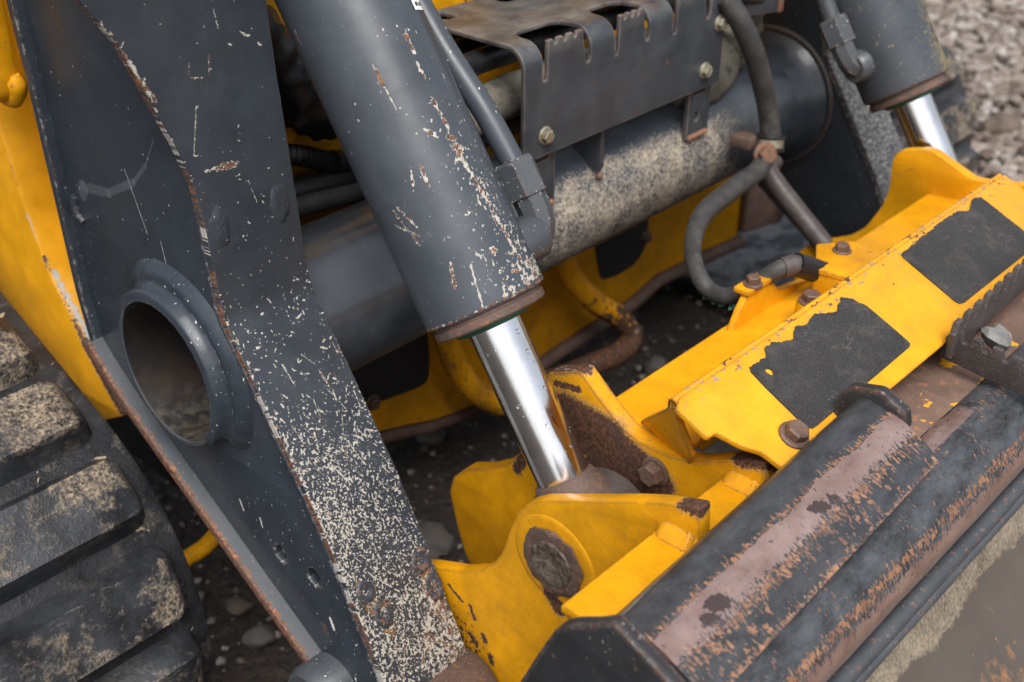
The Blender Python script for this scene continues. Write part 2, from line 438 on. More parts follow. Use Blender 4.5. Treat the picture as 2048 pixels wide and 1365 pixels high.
def rail_mat(name, greyhi=(.075, .082, .092)):
    """bucket rails: black paint rubbed to orange rust bristles and smooth brown polished rust with sky sheen in its colour"""
    g = MB(name)
    at = g.t.nodes.new('ShaderNodeAttribute'); at.attribute_name = 'wear'
    sp = g.t.nodes.new('ShaderNodeSeparateColor'); g.lk(sp.inputs[0], at.outputs['Color'])
    fine = g.noise(1000, 2, .6); n = g.noise(130, 4, .65)
    j_ = g.m('MULTIPLY', g.m('SUBTRACT', fine, .5), .5)
    ora = g.m('MULTIPLY', g.mr(g.m('ADD', sp.outputs[0], j_), .40, .85), .85); pol = g.mr(g.m('ADD', sp.outputs[1], j_), .35, .70); blot = g.mr(g.m('ADD', sp.outputs[2], g.m('MULTIPLY', j_, .4)), .45, .55)
    black = g.mix(g.mr(g.noise(60, 6, .75, vec=g.sc((.5, 1, 1))), .38, .64), (.012, .013, .015), greyhi)
    black = g.mix(g.m('MULTIPLY', g.mr(g.noise(320, 4, .7), .62, .72), .6), black, (.17, .16, .145))
    orange = g.mix(g.mr(n, .35, .65), (.15, .062, .034), (.38, .19, .095))
    pink = g.mix(g.mr(g.noise(38, 4, .6), .3, .7), (.24, .150, .125), (.38, .275, .245))  # polished rust, base colour lightened to carry the sky sheen
    pink = g.mix(g.mr(g.noise(210, 4, .65), .60, .68), pink, (.10, .065, .055))
    col = g.mix(ora, black, orange); col = g.mix(pol, col, pink); col = g.mix(g.m('MULTIPLY', blot, pol), col, (.075, .052, .048))
    rg = g.mx(pol, g.mx(ora, g.mr(g.noise(60, 3, .6), .3, .7, .42, .62), .60), .25)
    return g.done(col, rg, g.m('MULTIPLY', pol, .45), g.m('ADD', g.m('ADD', g.m('MULTIPLY', ora, .5), g.m('MULTIPLY', n, g.mx(pol, 1.0, .25))), g.m('MULTIPLY', fine, g.mx(pol, .4, .08))), .0006, .4, .6, .35)
M_WORN = rail_mat('worn_bucket_rail', (.042, .046, .052))
M_WORN2 = rail_mat('worn_lower_rail', (.070, .077, .086))
M_CAP = paint('end_plate_paint', (.020, .021, .023), lambda g: .34, cs=150, rustshare=.6, edge=1.0, edge_r=.006, edge_primer=.45, rough=.55, rust_k=1.6, primer=(.22, .19, .17), flakes=.35)
def rail_bristles(W, v0, spread, n, layer, ln=(.003, .010), wd=(.00022, .00055), gate=None, slant=.25):
    r = W.rs
    for _ in range(n):
        u = W.u0 + r.rand()*W.nu*W.h
        if gate is not None and r.rand() > gate(u): continue
        v = v0 + r.randn()*spread
        l = ln[0]+(ln[1]-ln[0])*r.rand()**2
        W.flake(u, v, l*.5, wd[0]+(wd[1]-wd[0])*r.rand(), 1.5708 + slant*(r.rand()-.3), 0, .7, layer)
def wob(u, k, seed): return mnoise.noise(Vector((u*k, seed, 0)))
def bucket_mat():
    g = MB('bucket_plate_steel')
    y = g.xyz()[1]
    x = g.xyz()[0]
    # ragged boundary of the tan dusty strip
    wv = g.m('ADD', g.m('MULTIPLY', g.m('SUBTRACT', g.noise(9, 3, .5, vec=g.sc((1, 0, 0))), .5), .030), g.m('MULTIPLY', g.m('SUBTRACT', g.noise(170, 2, .5), .5), .006))
    tan = g.mr(g.m('ADD', y, wv), -.2582, -.2566)
    n = g.noise(55, 5, .65)
    tanc = g.mix(g.mr(g.m('ADD', g.m('MULTIPLY', g.noise(330, 4, .65), .6), g.m('MULTIPLY', g.noise(38, 4, .6), .4)), .38, .62), (.085, .066, .048), (.25, .205, .15))
    br = g.mix(g.mr(g.noise(9, 4, .6), .3, .7), (.062, .050, .039), (.088, .074, .060))
    sp = g.mr(g.m('ADD', g.noise(26, 5, .68), g.mr(y, -.27, -.36, 0, .16)), .61, .74)
    br = g.mix(sp, br, (.30, .135, .05))
    col = g.mix(tan, br, tanc)
    hl = g.noise(30, 3, .5, vec=g.sc((.35, 2.5, 2.5)), dist=.3)
    hm = g.m('MULTIPLY', g.mr(g.m('ABSOLUTE', g.m('SUBTRACT', hl, .5)), .006, .002), g.mr(g.noise(18, 3, .6), .42, .56))
    col = g.mix(g.mr(g.noise(140, 4, .7), .60, .72), col, (.07, .055, .042))
    col = g.mix(g.mr(g.noise(75, 3, .6), .70, .73), col, (.24, .10, .045))
    return g.done(col, g.mx(tan, g.mr(n, .3, .7, .42, .62), .8), 0, g.m('ADD', n, g.m('MULTIPLY', g.m('MULTIPLY', g.noise(420, 3, .6), tan), 1.0)), .0006, .5)
M_BUCKET = bucket_mat()

def rubber_mat():
    g = MB('track_rubber')
    n = g.noise(38, 5, .7); f = g.noise(420, 4, .7)
    base = g.mix(g.mr(g.noise(20, 4, .6), .35, .65), (.009, .009, .011), (.028, .029, .033))
    mud = g.m('MULTIPLY', g.mr(n, .56, .70), g.mr(f, .40, .62))
    col = g.mix(mud, base, g.mix(f, (.12, .095, .065), (.26, .205, .14)))
    wet = g.mr(g.noise(16, 3, .6), .40, .50)
    smear = g.mr(g.noise(30, 4, .7, dist=.8), .655, .665)
    col = g.mix(g.m('MULTIPLY', smear, .9), col, (.42, .32, .21))
    return g.done(col, g.mx(mud, g.mx(wet, .62, .30), .9), 0, g.m('ADD', g.m('MULTIPLY', mud, .8), g.m('ADD', g.noise(140, 5, .7), g.m('MULTIPLY', f, .3))), .0016, .8)
M_RUBBER = rubber_mat()
def lug_mat():
    g = MB('lug_rubber')
    # dusty crust on the outer faces of the lugs
    y, z = g.xyz()[1], g.xyz()[2]
    r = g.m('SQRT', g.m('ADD', g.m('POWER', g.m('SUBTRACT', y, .555), 2), g.m('POWER', g.m('SUBTRACT', z, .09), 2)))
    top = g.m('MAXIMUM', g.mr(r, .243, .249), g.mr(y, .50, .53))
    n = g.noise(60, 5, .7); f = g.noise(300, 4, .7)
    base = g.mix(g.mr(g.noise(24, 4, .6), .35, .65), (.010, .010, .012), (.034, .038, .044))
    mud = g.m('MULTIPLY', g.mr(g.m('ADD', n, g.m('MULTIPLY', g.noise(13, 2, .5), .7)), .80, .98), g.mr(g.m('ADD', f, g.m('MULTIPLY', g.noise(90, 4, .7), .5)), .62, .84))
    mud = g.m('MULTIPLY', mud, g.m('MULTIPLY', g.mx(top, .15, 1.0), g.mr(g.xyz()[0], -.34, -.19, .25, 1.0)))
    col = g.mix(mud, base, g.mix(f, (.20, .155, .105), (.46, .36, .25)))
    sc = g.mr(g.noise(200, 3, .6, vec=g.sc((.25, 1, 1)), dist=.6), .66, .70)
    col = g.mix(g.m('MULTIPLY', sc, g.m('MULTIPLY', top, .5)), col, (.17, .16, .15))
    return g.done(col, g.mx(mud, .40, .9), 0, g.m('ADD', g.m('MULTIPLY', mud, .7), g.m('ADD', n, g.m('MULTIPLY', f, .3))), .0014, .8)
M_LUG = lug_mat()

def simple(name, col, rough=.6, var=.25, scale=60, metal=0.0, bump=.0004, bscale=400, dirt=None):
    g = MB(name)
    n = g.noise(scale, 4, .6)
    c = g.mix(g.mr(n, .3, .7), [x*(1-var) for x in col], [x*(1+var) for x in col])
    if dirt:
        c = g.mix(g.mr(g.noise(scale*1.7, 5, .7), .52, .68), c, dirt)
    return g.done(c, g.mr(n, .3, .7, rough-.08, rough+.08), metal, g.noise(bscale, 3, .6), bump, .6)
def grip_mat():
    g = MB('anti_slip_tape')
    n = g.noise(16, 4, .6); grain = g.noise(1250, 3, .6)
    c = g.mix(g.mr(n, .3, .7), (.018, .018, .019), (.034, .034, .035))
    c = g.mix(g.mr(grain, .50, .72), c, (.105, .104, .102))
    c = g.mix(g.m('MULTIPLY', g.mr(g.noise(34, 5, .7), .52, .68), .6), c, (.090, .083, .074))
    hl = g.noise(22, 3, .5, vec=g.sc((1.2, 2.0, 2.0)), dist=.8)
    c = g.mix(g.m('MULTIPLY', g.mr(g.m('ABSOLUTE', g.m('SUBTRACT', hl, .5)), .008, .002), g.mr(n, .45, .6)), c, (.12, .108, .095))
    return g.done(c, .9, 0, grain, .0022, .8)
M_GRIP = grip_mat()
M_GRIP2 = simple('chassis_tape', (.018, .018, .019), .7, .3, 50, bump=.0006, bscale=900, dirt=(.026, .025, .024))
M_HOSE = simple('hose_rubber', (.040, .040, .040), .62, .3, 40, dirt=(.085, .075, .062))
M_BLACK = simple('black_plastic', (.012, .012, .013), .45, .2)
M_SLEEVE = simple('fabric_sleeve', (.13, .12, .095), .9, .35, 30, bump=.0010, bscale=700, dirt=(.05, .047, .04))
M_GREEN = simple('green_seal', (.008, .085, .035), .45, .3)
M_TEAL = simple('teal_paint', (.06, .30, .20), .6, .4)
M_ZINC = simple('zinc_bolt', (.36, .34, .26), .42, .25, 90, .6, dirt=(.22, .16, .09))
M_RBOLT = rust_mat('rusty_bolt', 1.0, .25, (.085, .05, .036), .55)
M_GUARD = None
def guard_mat():
    g = MB('guard_steel')
    n = g.noise(30, 5, .65); f = g.noise(420, 3, .6)
    x, z = g.xyz()[0], g.xyz()[2]
    c = g.mix(g.mr(n, .3, .7), (.031, .037, .045), (.050, .057, .066))
    top = g.mr(z, .590, .602)
    tn = g.mr(g.noise(26, 5, .7), .40, .66)
    c = g.mix(g.m('MULTIPLY', top, tn), c, (.135, .135, .128))
    c = g.mix(g.m('MULTIPLY', top, g.mr(g.noise(24, 4, .7, vec=g.v('ADD', g.P, (3, 1, 2))), .60, .68)), c, (.10, .062, .046))
    st = g.mr(g.noise(26, 4, .65, vec=g.sc((3.0, 1, .25))), .56, .74)
    c = g.mix(g.m('MULTIPLY', st, .28), c, (.085, .078, .070))
    e = g.edge(.004, .02, .2)
    c = g.mix(g.m('MULTIPLY', e, g.mr(n, .35, .6)), c, (.26, .20, .17))
    rs = g.mr(g.noise(45, 4, .65), .66, .70)
    c = g.mix(rs, c, rustcol(g, 1.4))
    return g.done(c, g.mx(rs, g.mr(n, .3, .7, .34, .50), .8), 0, g.m('ADD', f, n), .0004, .5)
M_GUARD = guard_mat()
def wood_stone(name, c, scale=30):
    return simple(name, c, .85, .3, scale, bump=.003, bscale=90)
M_STONE = wood_stone('stone_grey', (.12, .108, .097))
M_STONE2 = wood_stone('stone_warm', (.115, .085, .066))
def pebble_mat():
    g = MB('gravel_pebbles')
    d, c = g.vor(26)
    s = g.t.nodes.new('ShaderNodeSeparateColor'); g.lk(s.inputs[0], c)
    t = s.outputs[0]
    col = g.ramp(t, [(0, (.10, .075, .060)), (.35, (.23, .185, .155)), (.65, (.34, .29, .25)), (1, (.47, .44, .41))])
    col = g.mix(g.mr(g.noise(220, 4, .6), .4, .7), col, (.115, .085, .066))
    return g.done(col, .9, 0, g.noise(300, 3, .6), .002, .6)
M_PEB = pebble_mat()
def ground_mat():
    g = MB('gravel_ground')
    n = g.noise(9, 6, .7); f = g.noise(75, 5, .7)
    d, c = g.vor(55)
    col = g.mix(g.mr(n, .3, .7), (.038, .028, .022), (.070, .053, .042))
    col = g.mix(g.mr(f, .52, .72), col, (.13, .105, .086))
    col = g.mix(g.mr(g.noise(180, 4, .7), .56, .68), col, (.022, .017, .014))
    h = g.m('ADD', g.m('MULTIPLY', d, -1.0), g.m('MULTIPLY', f, 1.2))
    return g.done(col, .95, 0, h, .02, .8)
M_GROUND = ground_mat()

# ------------------------------------------------------------------ geometry helpers
def tag(o, label=None, cat=None, group=None, kind=None):
    if label: o['label'] = label
    if cat: o['category'] = cat
    if group: o['group'] = group
    if kind: o['kind'] = kind
    return o
def thing(name, loc, label, cat, group=None):
    o = bpy.data.objects.new(name, None)
    o.empty_display_size = .05
    o.location = loc
    COL.objects.link(o)
    return tag(o, label, cat, group)
def full_matrix(o):
    m = Matrix.Translation(o.location)
    return m
def add(name, me, mat, parent=None, smooth=38):
    o = bpy.data.objects.new(name, me)
    COL.objects.link(o)
    me.materials.clear(); me.materials.append(mat)
    if smooth:
        me.polygons.foreach_set('use_smooth', [True]*len(me.polygons))
        me.set_sharp_from_angle(angle=R(smooth))
    if parent is not None:
        o.parent = parent
        base = parent
        while base.parent: base = base.parent
        off = base.location
        # keep mesh coordinates in the world frame
        if parent.type == 'EMPTY':
            o.matrix_parent_inverse = Matrix.Translation(-parent.location)
    return o
def mesh(name, verts, faces):
    me = bpy.data.meshes.new(name)
    me.from_pydata([tuple(v) for v in verts], [], faces)
    bm = bmesh.new(); bm.from_mesh(me)
    bmesh.ops.recalc_face_normals(bm, faces=bm.faces)
    bm.to_mesh(me); bm.free()
    me.update()
    return me
def fillet(pts, r, k=4, closed=True):
    out = []; n = len(pts)
    for i, p in enumerate(pts):
        p = Vector(p)
        if not closed and i in (0, n-1):
            out.append(tuple(p)); continue
        a, b = Vector(pts[i-1]), Vector(pts[(i+1) % n])
        ra = min(r, (a-p).length*.45); rb = min(r, (b-p).length*.45)
        A = p + (a-p).normalized()*ra; B = p + (b-p).normalized()*rb
        for j in range(k+1):
            t = j/k
            out.append(tuple(A*(1-t)**2 + p*2*t*(1-t) + B*t*t))
    return out
def spline(pts, n=8, closed=False):
    P = [Vector(p) for p in pts]; out = []; m = len(P)
    rng = range(m if closed else m-1)
    for i in rng:
        p0 = P[i-1] if (i > 0 or closed) else P[0]*2 - P[1]
        p1, p2 = P[i], P[(i+1) % m]
        p3 = P[(i+2) % m] if (i+2 < m or closed) else p2*2 - p1
        for j in range(n):
            t = j/n
            out.append(.5*((2*p1) + (p2-p0)*t + (2*p0-5*p1+4*p2-p3)*t*t + (3*p1-p0-3*p2+p3)*t**3))
    if not closed: out.append(P[-1])
    return out
def plate_mesh(outline, O, U, V, thick, bevel=.0012, holes=()):
    """flat plate: outline in the plane (O, U, V), thickness centred on it, rounded edges"""
    cu = bpy.data.curves.new('tmp', 'CURVE')
    cu.dimensions = '2D'; cu.fill_mode = 'BOTH'
    bevel = min(bevel, thick*.45)
    cu.extrude = thick/2 - bevel; cu.bevel_depth = bevel; cu.bevel_resolution = 1; cu.offset = -bevel
    for ring in [outline] + list(holes):
        s = cu.splines.new('POLY'); s.points.add(len(ring)-1)
        for q, p in zip(s.points, ring): q.co = (p[0], p[1], 0, 1)
        s.use_cyclic_u = True
    ob = bpy.data.objects.new('tmp', cu); COL.objects.link(ob)
    dg = bpy.context.evaluated_depsgraph_get()
    me = bpy.data.meshes.new_from_object(ob.evaluated_get(dg))
    bpy.data.objects.remove(ob); bpy.data.curves.remove(cu)
    U, V = Vector(U).normalized(), Vector(V).normalized(); W = U.cross(V)
    me.transform(Matrix(((U.x, V.x, W.x, O[0]), (U.y, V.y, W.y, O[1]), (U.z, V.z, W.z, O[2]), (0, 0, 0, 1))))
    bm = bmesh.new(); bm.from_mesh(me)
    bmesh.ops.remove_doubles(bm, verts=bm.verts, dist=1e-6)
    bmesh.ops.recalc_face_normals(bm, faces=bm.faces)
    bm.to_mesh(me); bm.free()
    return me
def plate_x(outline_yz, x0, x1, bevel=.0012, holes=()):
    return plate_mesh(outline_yz, ((x0+x1)/2, 0, 0), (0, 1, 0), (0, 0, 1), x1-x0, bevel, holes)
def offset_profile(pts, t):
    """closed outline of a sheet of thickness t following an open profile (material on the left side)"""
    P = [Vector(p) for p in pts]; L = []
    for i in range(len(P)):
        a = P[max(i-1, 0)]; b = P[min(i+1, len(P)-1)]
        d1 = (P[i]-a).normalized() if i > 0 else (b-P[i]).normalized()
        d2 = (b-P[i]).normalized() if i < len(P)-1 else d1
        n1 = Vector((-d1.y, d1.x)); n2 = Vector((-d2.y, d2.x))
        n = (n1+n2).normalized(); k = max(n.dot(n1), .5)
        L.append(P[i] + n*t/k)
    return [tuple(p) for p in P] + [tuple(p) for p in reversed(L)]
def sweep_mesh(path, rad, seg=16, caps=True, wob=0.0, scale2=1.0, closed=False):
    P = [Vector(p) for p in path]; n = len(P)
    T = []
    for i in range(n):
        a = P[i-1] if (i > 0 or closed) else P[0]; b = P[(i+1) % n] if (i < n-1 or closed) else P[-1]
        T.append((b-a).normalized())
    ref = Vector((0, 0, 1)) if abs(T[0].z) < .9 else Vector((1, 0, 0))
    N = (ref - T[0]*ref.dot(T[0])).normalized()
    verts = []
    for i in range(n):
        N = (N - T[i]*N.dot(T[i])).normalized(); B = T[i].cross(N)
        r = rad(i/(n-1)) if callable(rad) else rad
        for j in range(seg):
            a = 2*math.pi*j/seg
            rr = r*(1 + wob*mnoise.noise(P[i]*90 + Vector((j, 0, 0)))) if wob else r
            verts.append(P[i] + N*math.cos(a)*rr + B*math.sin(a)*rr*scale2)
    faces = []
    m = n if closed else n-1
    for i in range(m):
        for j in range(seg):
            a = i*seg+j; b = i*seg+(j+1) % seg; k = ((i+1) % n)*seg
            faces.append((a, b, k+(j+1) % seg, k+j))
    if caps and not closed:
        faces.append(tuple(range(seg))); faces.append(tuple(range((n-1)*seg, n*seg)))
    return mesh('sweep', verts, faces)
def lathe_mesh(O, axis, prof, seg=56, a0=0.0, a1=360.0, ref=None):
    """profile [(along axis, radius)] turned round the axis; closed profile if first point equals last"""
    O = Vector(O); A = Vector(axis).normalized()
    ref = Vector(ref) if ref else (Vector((0, 0, 1)) if abs(A.z) < .9 else Vector((0, 1, 0)))
    N = (ref - A*ref.dot(A)).normalized(); B = A.cross(N)
    full = abs(a1-a0) >= 359.9
    cnt = seg if full else seg+1
    verts, faces = [], []
    for j in range(cnt):
        a = R(a0 + (a1-a0)*j/seg)
        d = N*math.cos(a) + B*math.sin(a)
        for s, r in prof: verts.append(O + A*s + d*r)
    m = len(prof)
    for j in range(seg):
        k = (j+1) % cnt
        for i in range(m-1):
            faces.append((j*m+i, j*m+i+1, k*m+i+1, k*m+i))
    if not full:
        faces.append(tuple(range(m))); faces.append(tuple(range((cnt-1)*m, cnt*m)))
    me = mesh('lathe', verts, faces)
    bm = bmesh.new(); bm.from_mesh(me)
    bmesh.ops.remove_doubles(bm, verts=bm.verts, dist=1e-6)
    bmesh.ops.recalc_face_normals(bm, faces=bm.faces)
    bm.to_mesh(me); bm.free()
    return me
def join(*ms):
    bm = bmesh.new()
    for m in ms: bm.from_mesh(m)
    me = bpy.data.meshes.new('joined'); bm.to_mesh(me); bm.free()
    return me
def hex_mesh(O, axis, r, h, chamfer=.12, rot=0.0):
    O = Vector(O); A = Vector(axis).normalized()
    ref = Vector((0, 0, 1)) if abs(A.z) < .9 else Vector((0, 1, 0))
    N = (ref - A*ref.dot(A)).normalized(); B = A.cross(N)
    rings = [(0, r), (h*(1-chamfer), r), (h, r*(1-chamfer*1.3))]
    verts, faces = [], []
    for s, rr in rings:
        for j in range(6):
            a = math.pi/3*j + rot
            verts.append(O + A*s + N*math.cos(a)*rr + B*math.sin(a)*rr)
    for i in range(2):
        for j in range(6):
            faces.append((i*6+j, i*6+(j+1) % 6, i*6+6+(j+1) % 6, i*6+6+j))
    faces.append(tuple(range(5, -1, -1))); faces.append(tuple(range(12, 18)))
    return mesh('hex', verts, faces)
def bolt(parent, O, axis, r=.0085, mat=None, h=.007, rot=.3, name='bolt'):
    A = Vector(axis).normalized(); O = Vector(O)
    fl = lathe_mesh(O, A, [(-.002, 0), (-.002, r*1.42), (.0010, r*1.42), (.0020, r*1.25), (.0022, 0)], 28)
    hd = hex_mesh(O + A*.0015, A, r*1.08, h, .14, rot)
    b = add(name, hd, mat or M_RBOLT, parent, 30)
    add('washer', fl, mat or M_RBOLT, b, 30)
    return b
def box_mesh(c, s, rot=None, bevel=.002):
    bm = bmesh.new()
    bmesh.ops.create_cube(bm, size=1.0)
    for v in bm.verts: v.co = Vector((v.co.x*s[0], v.co.y*s[1], v.co.z*s[2]))
    if bevel: bmesh.ops.bevel(bm, geom=bm.edges[:], offset=bevel, segments=2, affect='EDGES', profile=.6)
    if rot is not None: bmesh.ops.transform(bm, matrix=rot.to_4x4(), verts=bm.verts)
    bmesh.ops.translate(bm, vec=Vector(c), verts=bm.verts)
    me = bpy.data.meshes.new('box'); bm.to_mesh(me); bm.free()
    return me
def weld(parent, path, r, mat, name='weld_bead', flat=1.0):
    pts = []
    P = [Vector(p) for p in path]
    for a, b in zip(P[:-1], P[1:]):
        k = max(2, int((b-a).length/(r*.6)))
        pts += [a.lerp(b, i/k) for i in range(k)]
    pts.append(P[-1])
    rnd = random.Random(len(pts))
    rr = [r*(.86 + .22*abs(math.sin(i*1.25)) + .12*rnd.random()) for i in range(len(pts))]
    rr[0] *= .5; rr[-1] *= .5
    n = len(pts)
    return add(name, sweep_mesh(pts, lambda t: rr[min(n-1, int(round(t*(n-1))))], 10, True, .08), mat, parent, 50)
def arc(cx, cz, r, a0, a1, n):
    return [(cx + r*math.cos(R(a0+(a1-a0)*i/n)), cz + r*math.sin(R(a0+(a1-a0)*i/n))) for i in range(n+1)]
def stone_mesh(seed, r, sq=(1, 1, .7), sub=2, rough=.35):
    bm = bmesh.new(); bmesh.ops.create_icosphere(bm, subdivisions=sub, radius=1.0)
    rr = random.Random(seed); off = Vector((rr.random()*50, rr.random()*50, rr.random()*50))
    for v in bm.verts:
        k = 1 + rough*mnoise.noise(v.co*1.1 + off) + rough*.45*mnoise.noise(v.co*2.7 + off)
        v.co = Vector((v.co.x*sq[0], v.co.y*sq[1], v.co.z*sq[2]))*k*r
    me = bpy.data.meshes.new('stone'); bm.to_mesh(me); bm.free()
    return me

GZ = -.13   # ground level

# ------------------------------------------------------------------ ground
def ground():
    N = 60
    vs, fs = [], []
    rnd = random.Random(3)
    for i in range(N+1):
        for j in range(N+1):
            u = (i/N*2-1); w = (j/N*2-1)
            x = 1.5 + math.copysign(abs(u)**2.2, u)*40; y = 1.0 + math.copysign(abs(w)**2.2, w)*40
            vs.append((x, y, GZ + .012*mnoise.noise(Vector((x*1.7, y*1.7, 0))) - .012))
    for i in range(N):
        for j in range(N):
            a = i*(N+1)+j
            fs.append((a, a+1, a+N+2, a+N+1))
    o = add('ground', mesh('ground', vs, fs), M_GROUND)
    tag(o, 'brown gravel ground under and behind the machine', None, kind='structure')
ground()

def pebbles():
    bm = bmesh.new(); bmesh.ops.create_icosphere(bm, subdivisions=1, radius=1.0)
    V = np.array([v.co[:] for v in bm.verts]); Fc = np.array([[v.index for v in f.verts] for f in bm.faces]); bm.free()
    rs = np.random.RandomState(5)
    pos = []
    def patch(n, x0, x1, y0, y1, r0, r1):
        for _ in range(n):
            r = r0 + (r1-r0)*rs.rand()**2.4
            pos.append((x0+(x1-x0)*rs.rand(), y0+(y1-y0)*rs.rand(), r))
    patch(24000, 1.45, 4.6, -.3, 2.0, .005, .022)
    patch(3600, -.35, 1.5, .0, 1.5, .002, .0065)
    patch(1200, -1.2, 1.5, -1.6, .0, .005, .02)
    patch(5000, 4.4, 9., -.2, 4., .012, .035)
    n = len(pos); nv = len(V)
    AV = np.zeros((n*nv, 3)); AF = np.zeros((n*len(Fc), 3), int)
    for i, (x, y, r) in enumerate(pos):
        s = np.array([.7+.6*rs.rand(), .7+.6*rs.rand(), .45+.4*rs.rand()])
        a = rs.rand()*6.28; c, si = math.cos(a), math.sin(a)
        W = V*(1 + .22*(rs.rand(nv, 1)-.5)*2)*s*r
        W = np.stack([W[:, 0]*c - W[:, 1]*si, W[:, 0]*si + W[:, 1]*c, W[:, 2]], 1)
        AV[i*nv:(i+1)*nv] = W + [x, y, GZ - .006 + r*.18]
        AF[i*len(Fc):(i+1)*len(Fc)] = Fc + i*nv
    me = bpy.data.meshes.new('pebbles')
    me.from_pydata(AV.tolist(), [], AF.tolist()); me.update()
    o = add('gravel', me, M_PEB, None, 0)
    tag(o, 'loose brown and grey gravel scattered over the ground', 'gravel', kind='stuff')
pebbles()

def loose_stone(seed, loc, r, label, mat, sq=(1, .8, .65), rough=.35, group='loose stones lying on the gravel'):
    o = add('stone', stone_mesh(seed, r, sq, 3, rough), mat, None, 50)
    o.location = loc; o.rotation_euler = (0, 0, seed*1.3)
    tag(o, label, 'stone', group)
loose_stone(1, (.288, .463, GZ+.004), .034, 'largest pale grey stone on the ground left of the yellow bracket pocket', M_STONE)
loose_stone(2, (.016, .491, GZ+.003), .019, 'whitish stone on the dark ground left of the arm foot', M_STONE)
loose_stone(4, (.030, .5545, GZ+.003), .017, 'brownish stone on the ground between the track and the arm', M_STONE2)
loose_stone(5, (.86, .511, GZ+.003), .022, 'pale stone on the ground behind the yellow coupler bar', M_STONE)
loose_stone(6, (.463, .65, GZ+.003), .026, 'grey stone in the shade under the yellow chassis lip', M_STONE)
loose_stone(7, (2.35, .55, GZ+.006), .05, 'light stone on the open gravel at the top right corner', M_STONE2)

# ------------------------------------------------------------------ loader arm
PIN = (0.0, .300)
F = [(.302, .95), (.301, .70), (.297, .64), (.291, .58), (.285, .505), (.279, .457), (.254, .422), (.222, .373), (.181, .311), (.145, .244), (.100, .151), (.070, .088)]
B_UP = [(.537, .95), (.532, .68), (.525, .60), (.520, .486), (.517, .40), (.5085, .348)]
B_LO = [(.5085, .352), (.480, .3235), (.4560, .3045), (.2076, .142), (.165, .114)]
arm = thing('loader_boom', (.40, .36, GZ), 'dark grey steel loader arm frame with a thick cross tube between its legs', 'loader boom')
def resample(pts, step):
    P = [Vector(p) for p in pts]; out = [P[0]]
    for a, b in zip(P[:-1], P[1:]):
        k = max(1, int((b-a).length/step))
        out += [a.lerp(b, (i+1)/k) for i in range(k)]
    return out
def left_edge(z):
    tab = [(.50, -.1015), (.542, -.102), (.579, -.105), (.615, -.114), (.655, -.128), (.70, -.144), (.737, -.169), (.80, -.20), (.95, -.25)]
    if z <= tab[0][0]: return tab[0][1]
    for (z0, a), (z1, b) in zip(tab[:-1], tab[1:]):
        if z <= z1: return a + (b-a)*(z-z0)/(z1-z0)
    return tab[-1][1]
def front_plate(x1, leftfn, name='front_plate', mat=M_FRONT, wear=None, step=.006, cols=1):
    prof = resample(fillet([(y, z) for y, z in F], .012, 5, False), step)
    t, bv = .009, .0010
    rings = []; UV = []
    for i, p in enumerate(prof):
        a, b = prof[max(i-1, 0)], prof[min(i+1, len(prof)-1)]
        d = (b-a).normalized(); nrm = Vector((-d.y, d.x))
        if nrm.x > 0: nrm = -nrm            # points to the front (-y)
        nick = 0
        if wear is not None: nick = .0007*abs(mnoise.noise(Vector((p.x*260, p.y*260, 7)))) + .0005*mnoise.noise(Vector((p.x*70, p.y*70, 3)))
        xl = leftfn(p.y) + nick; xr = x1 - (nick*.5 if wear is not None else 0)
        sec = [(xl+bv+(xr-xl-2*bv)*k/cols, 0) for k in range(cols+1)] + [(xr, -bv), (xr, -t+bv), (xr-bv, -t), (xl+bv, -t), (xl, -t+bv), (xl, -bv)]
        rings.append([(xx, p.x + nrm.x*off, p.y + nrm.y*off) for xx, off in sec])
        UV += [(xx, p.y) for xx, off in sec]
    n = len(rings[0]); m = len(rings)
    vs = [v for r in rings for v in r]
    I = np.arange(m-1)[:, None]*n; J = np.arange(n)[None, :]; J2 = (J+1) % n
    fs = np.stack([I+J, I+J2, I+n+J2, I+n+J], -1).reshape(-1, 4).tolist()
    fs.append(list(range(n))); fs.append(list(range((m-1)*n, m*n)))
    me = mesh(name, vs, fs)
    if wear is not None:
        uv = np.array(UV)
        set_attr(me, 'wear', wear.sample(uv[:, 0], uv[:, 1]), wear.sample(uv[:, 0], uv[:, 1], wear.rust), wear.sample(uv[:, 0], uv[:, 1], wear.tone))
    return add(name, me, mat, arm, 30)
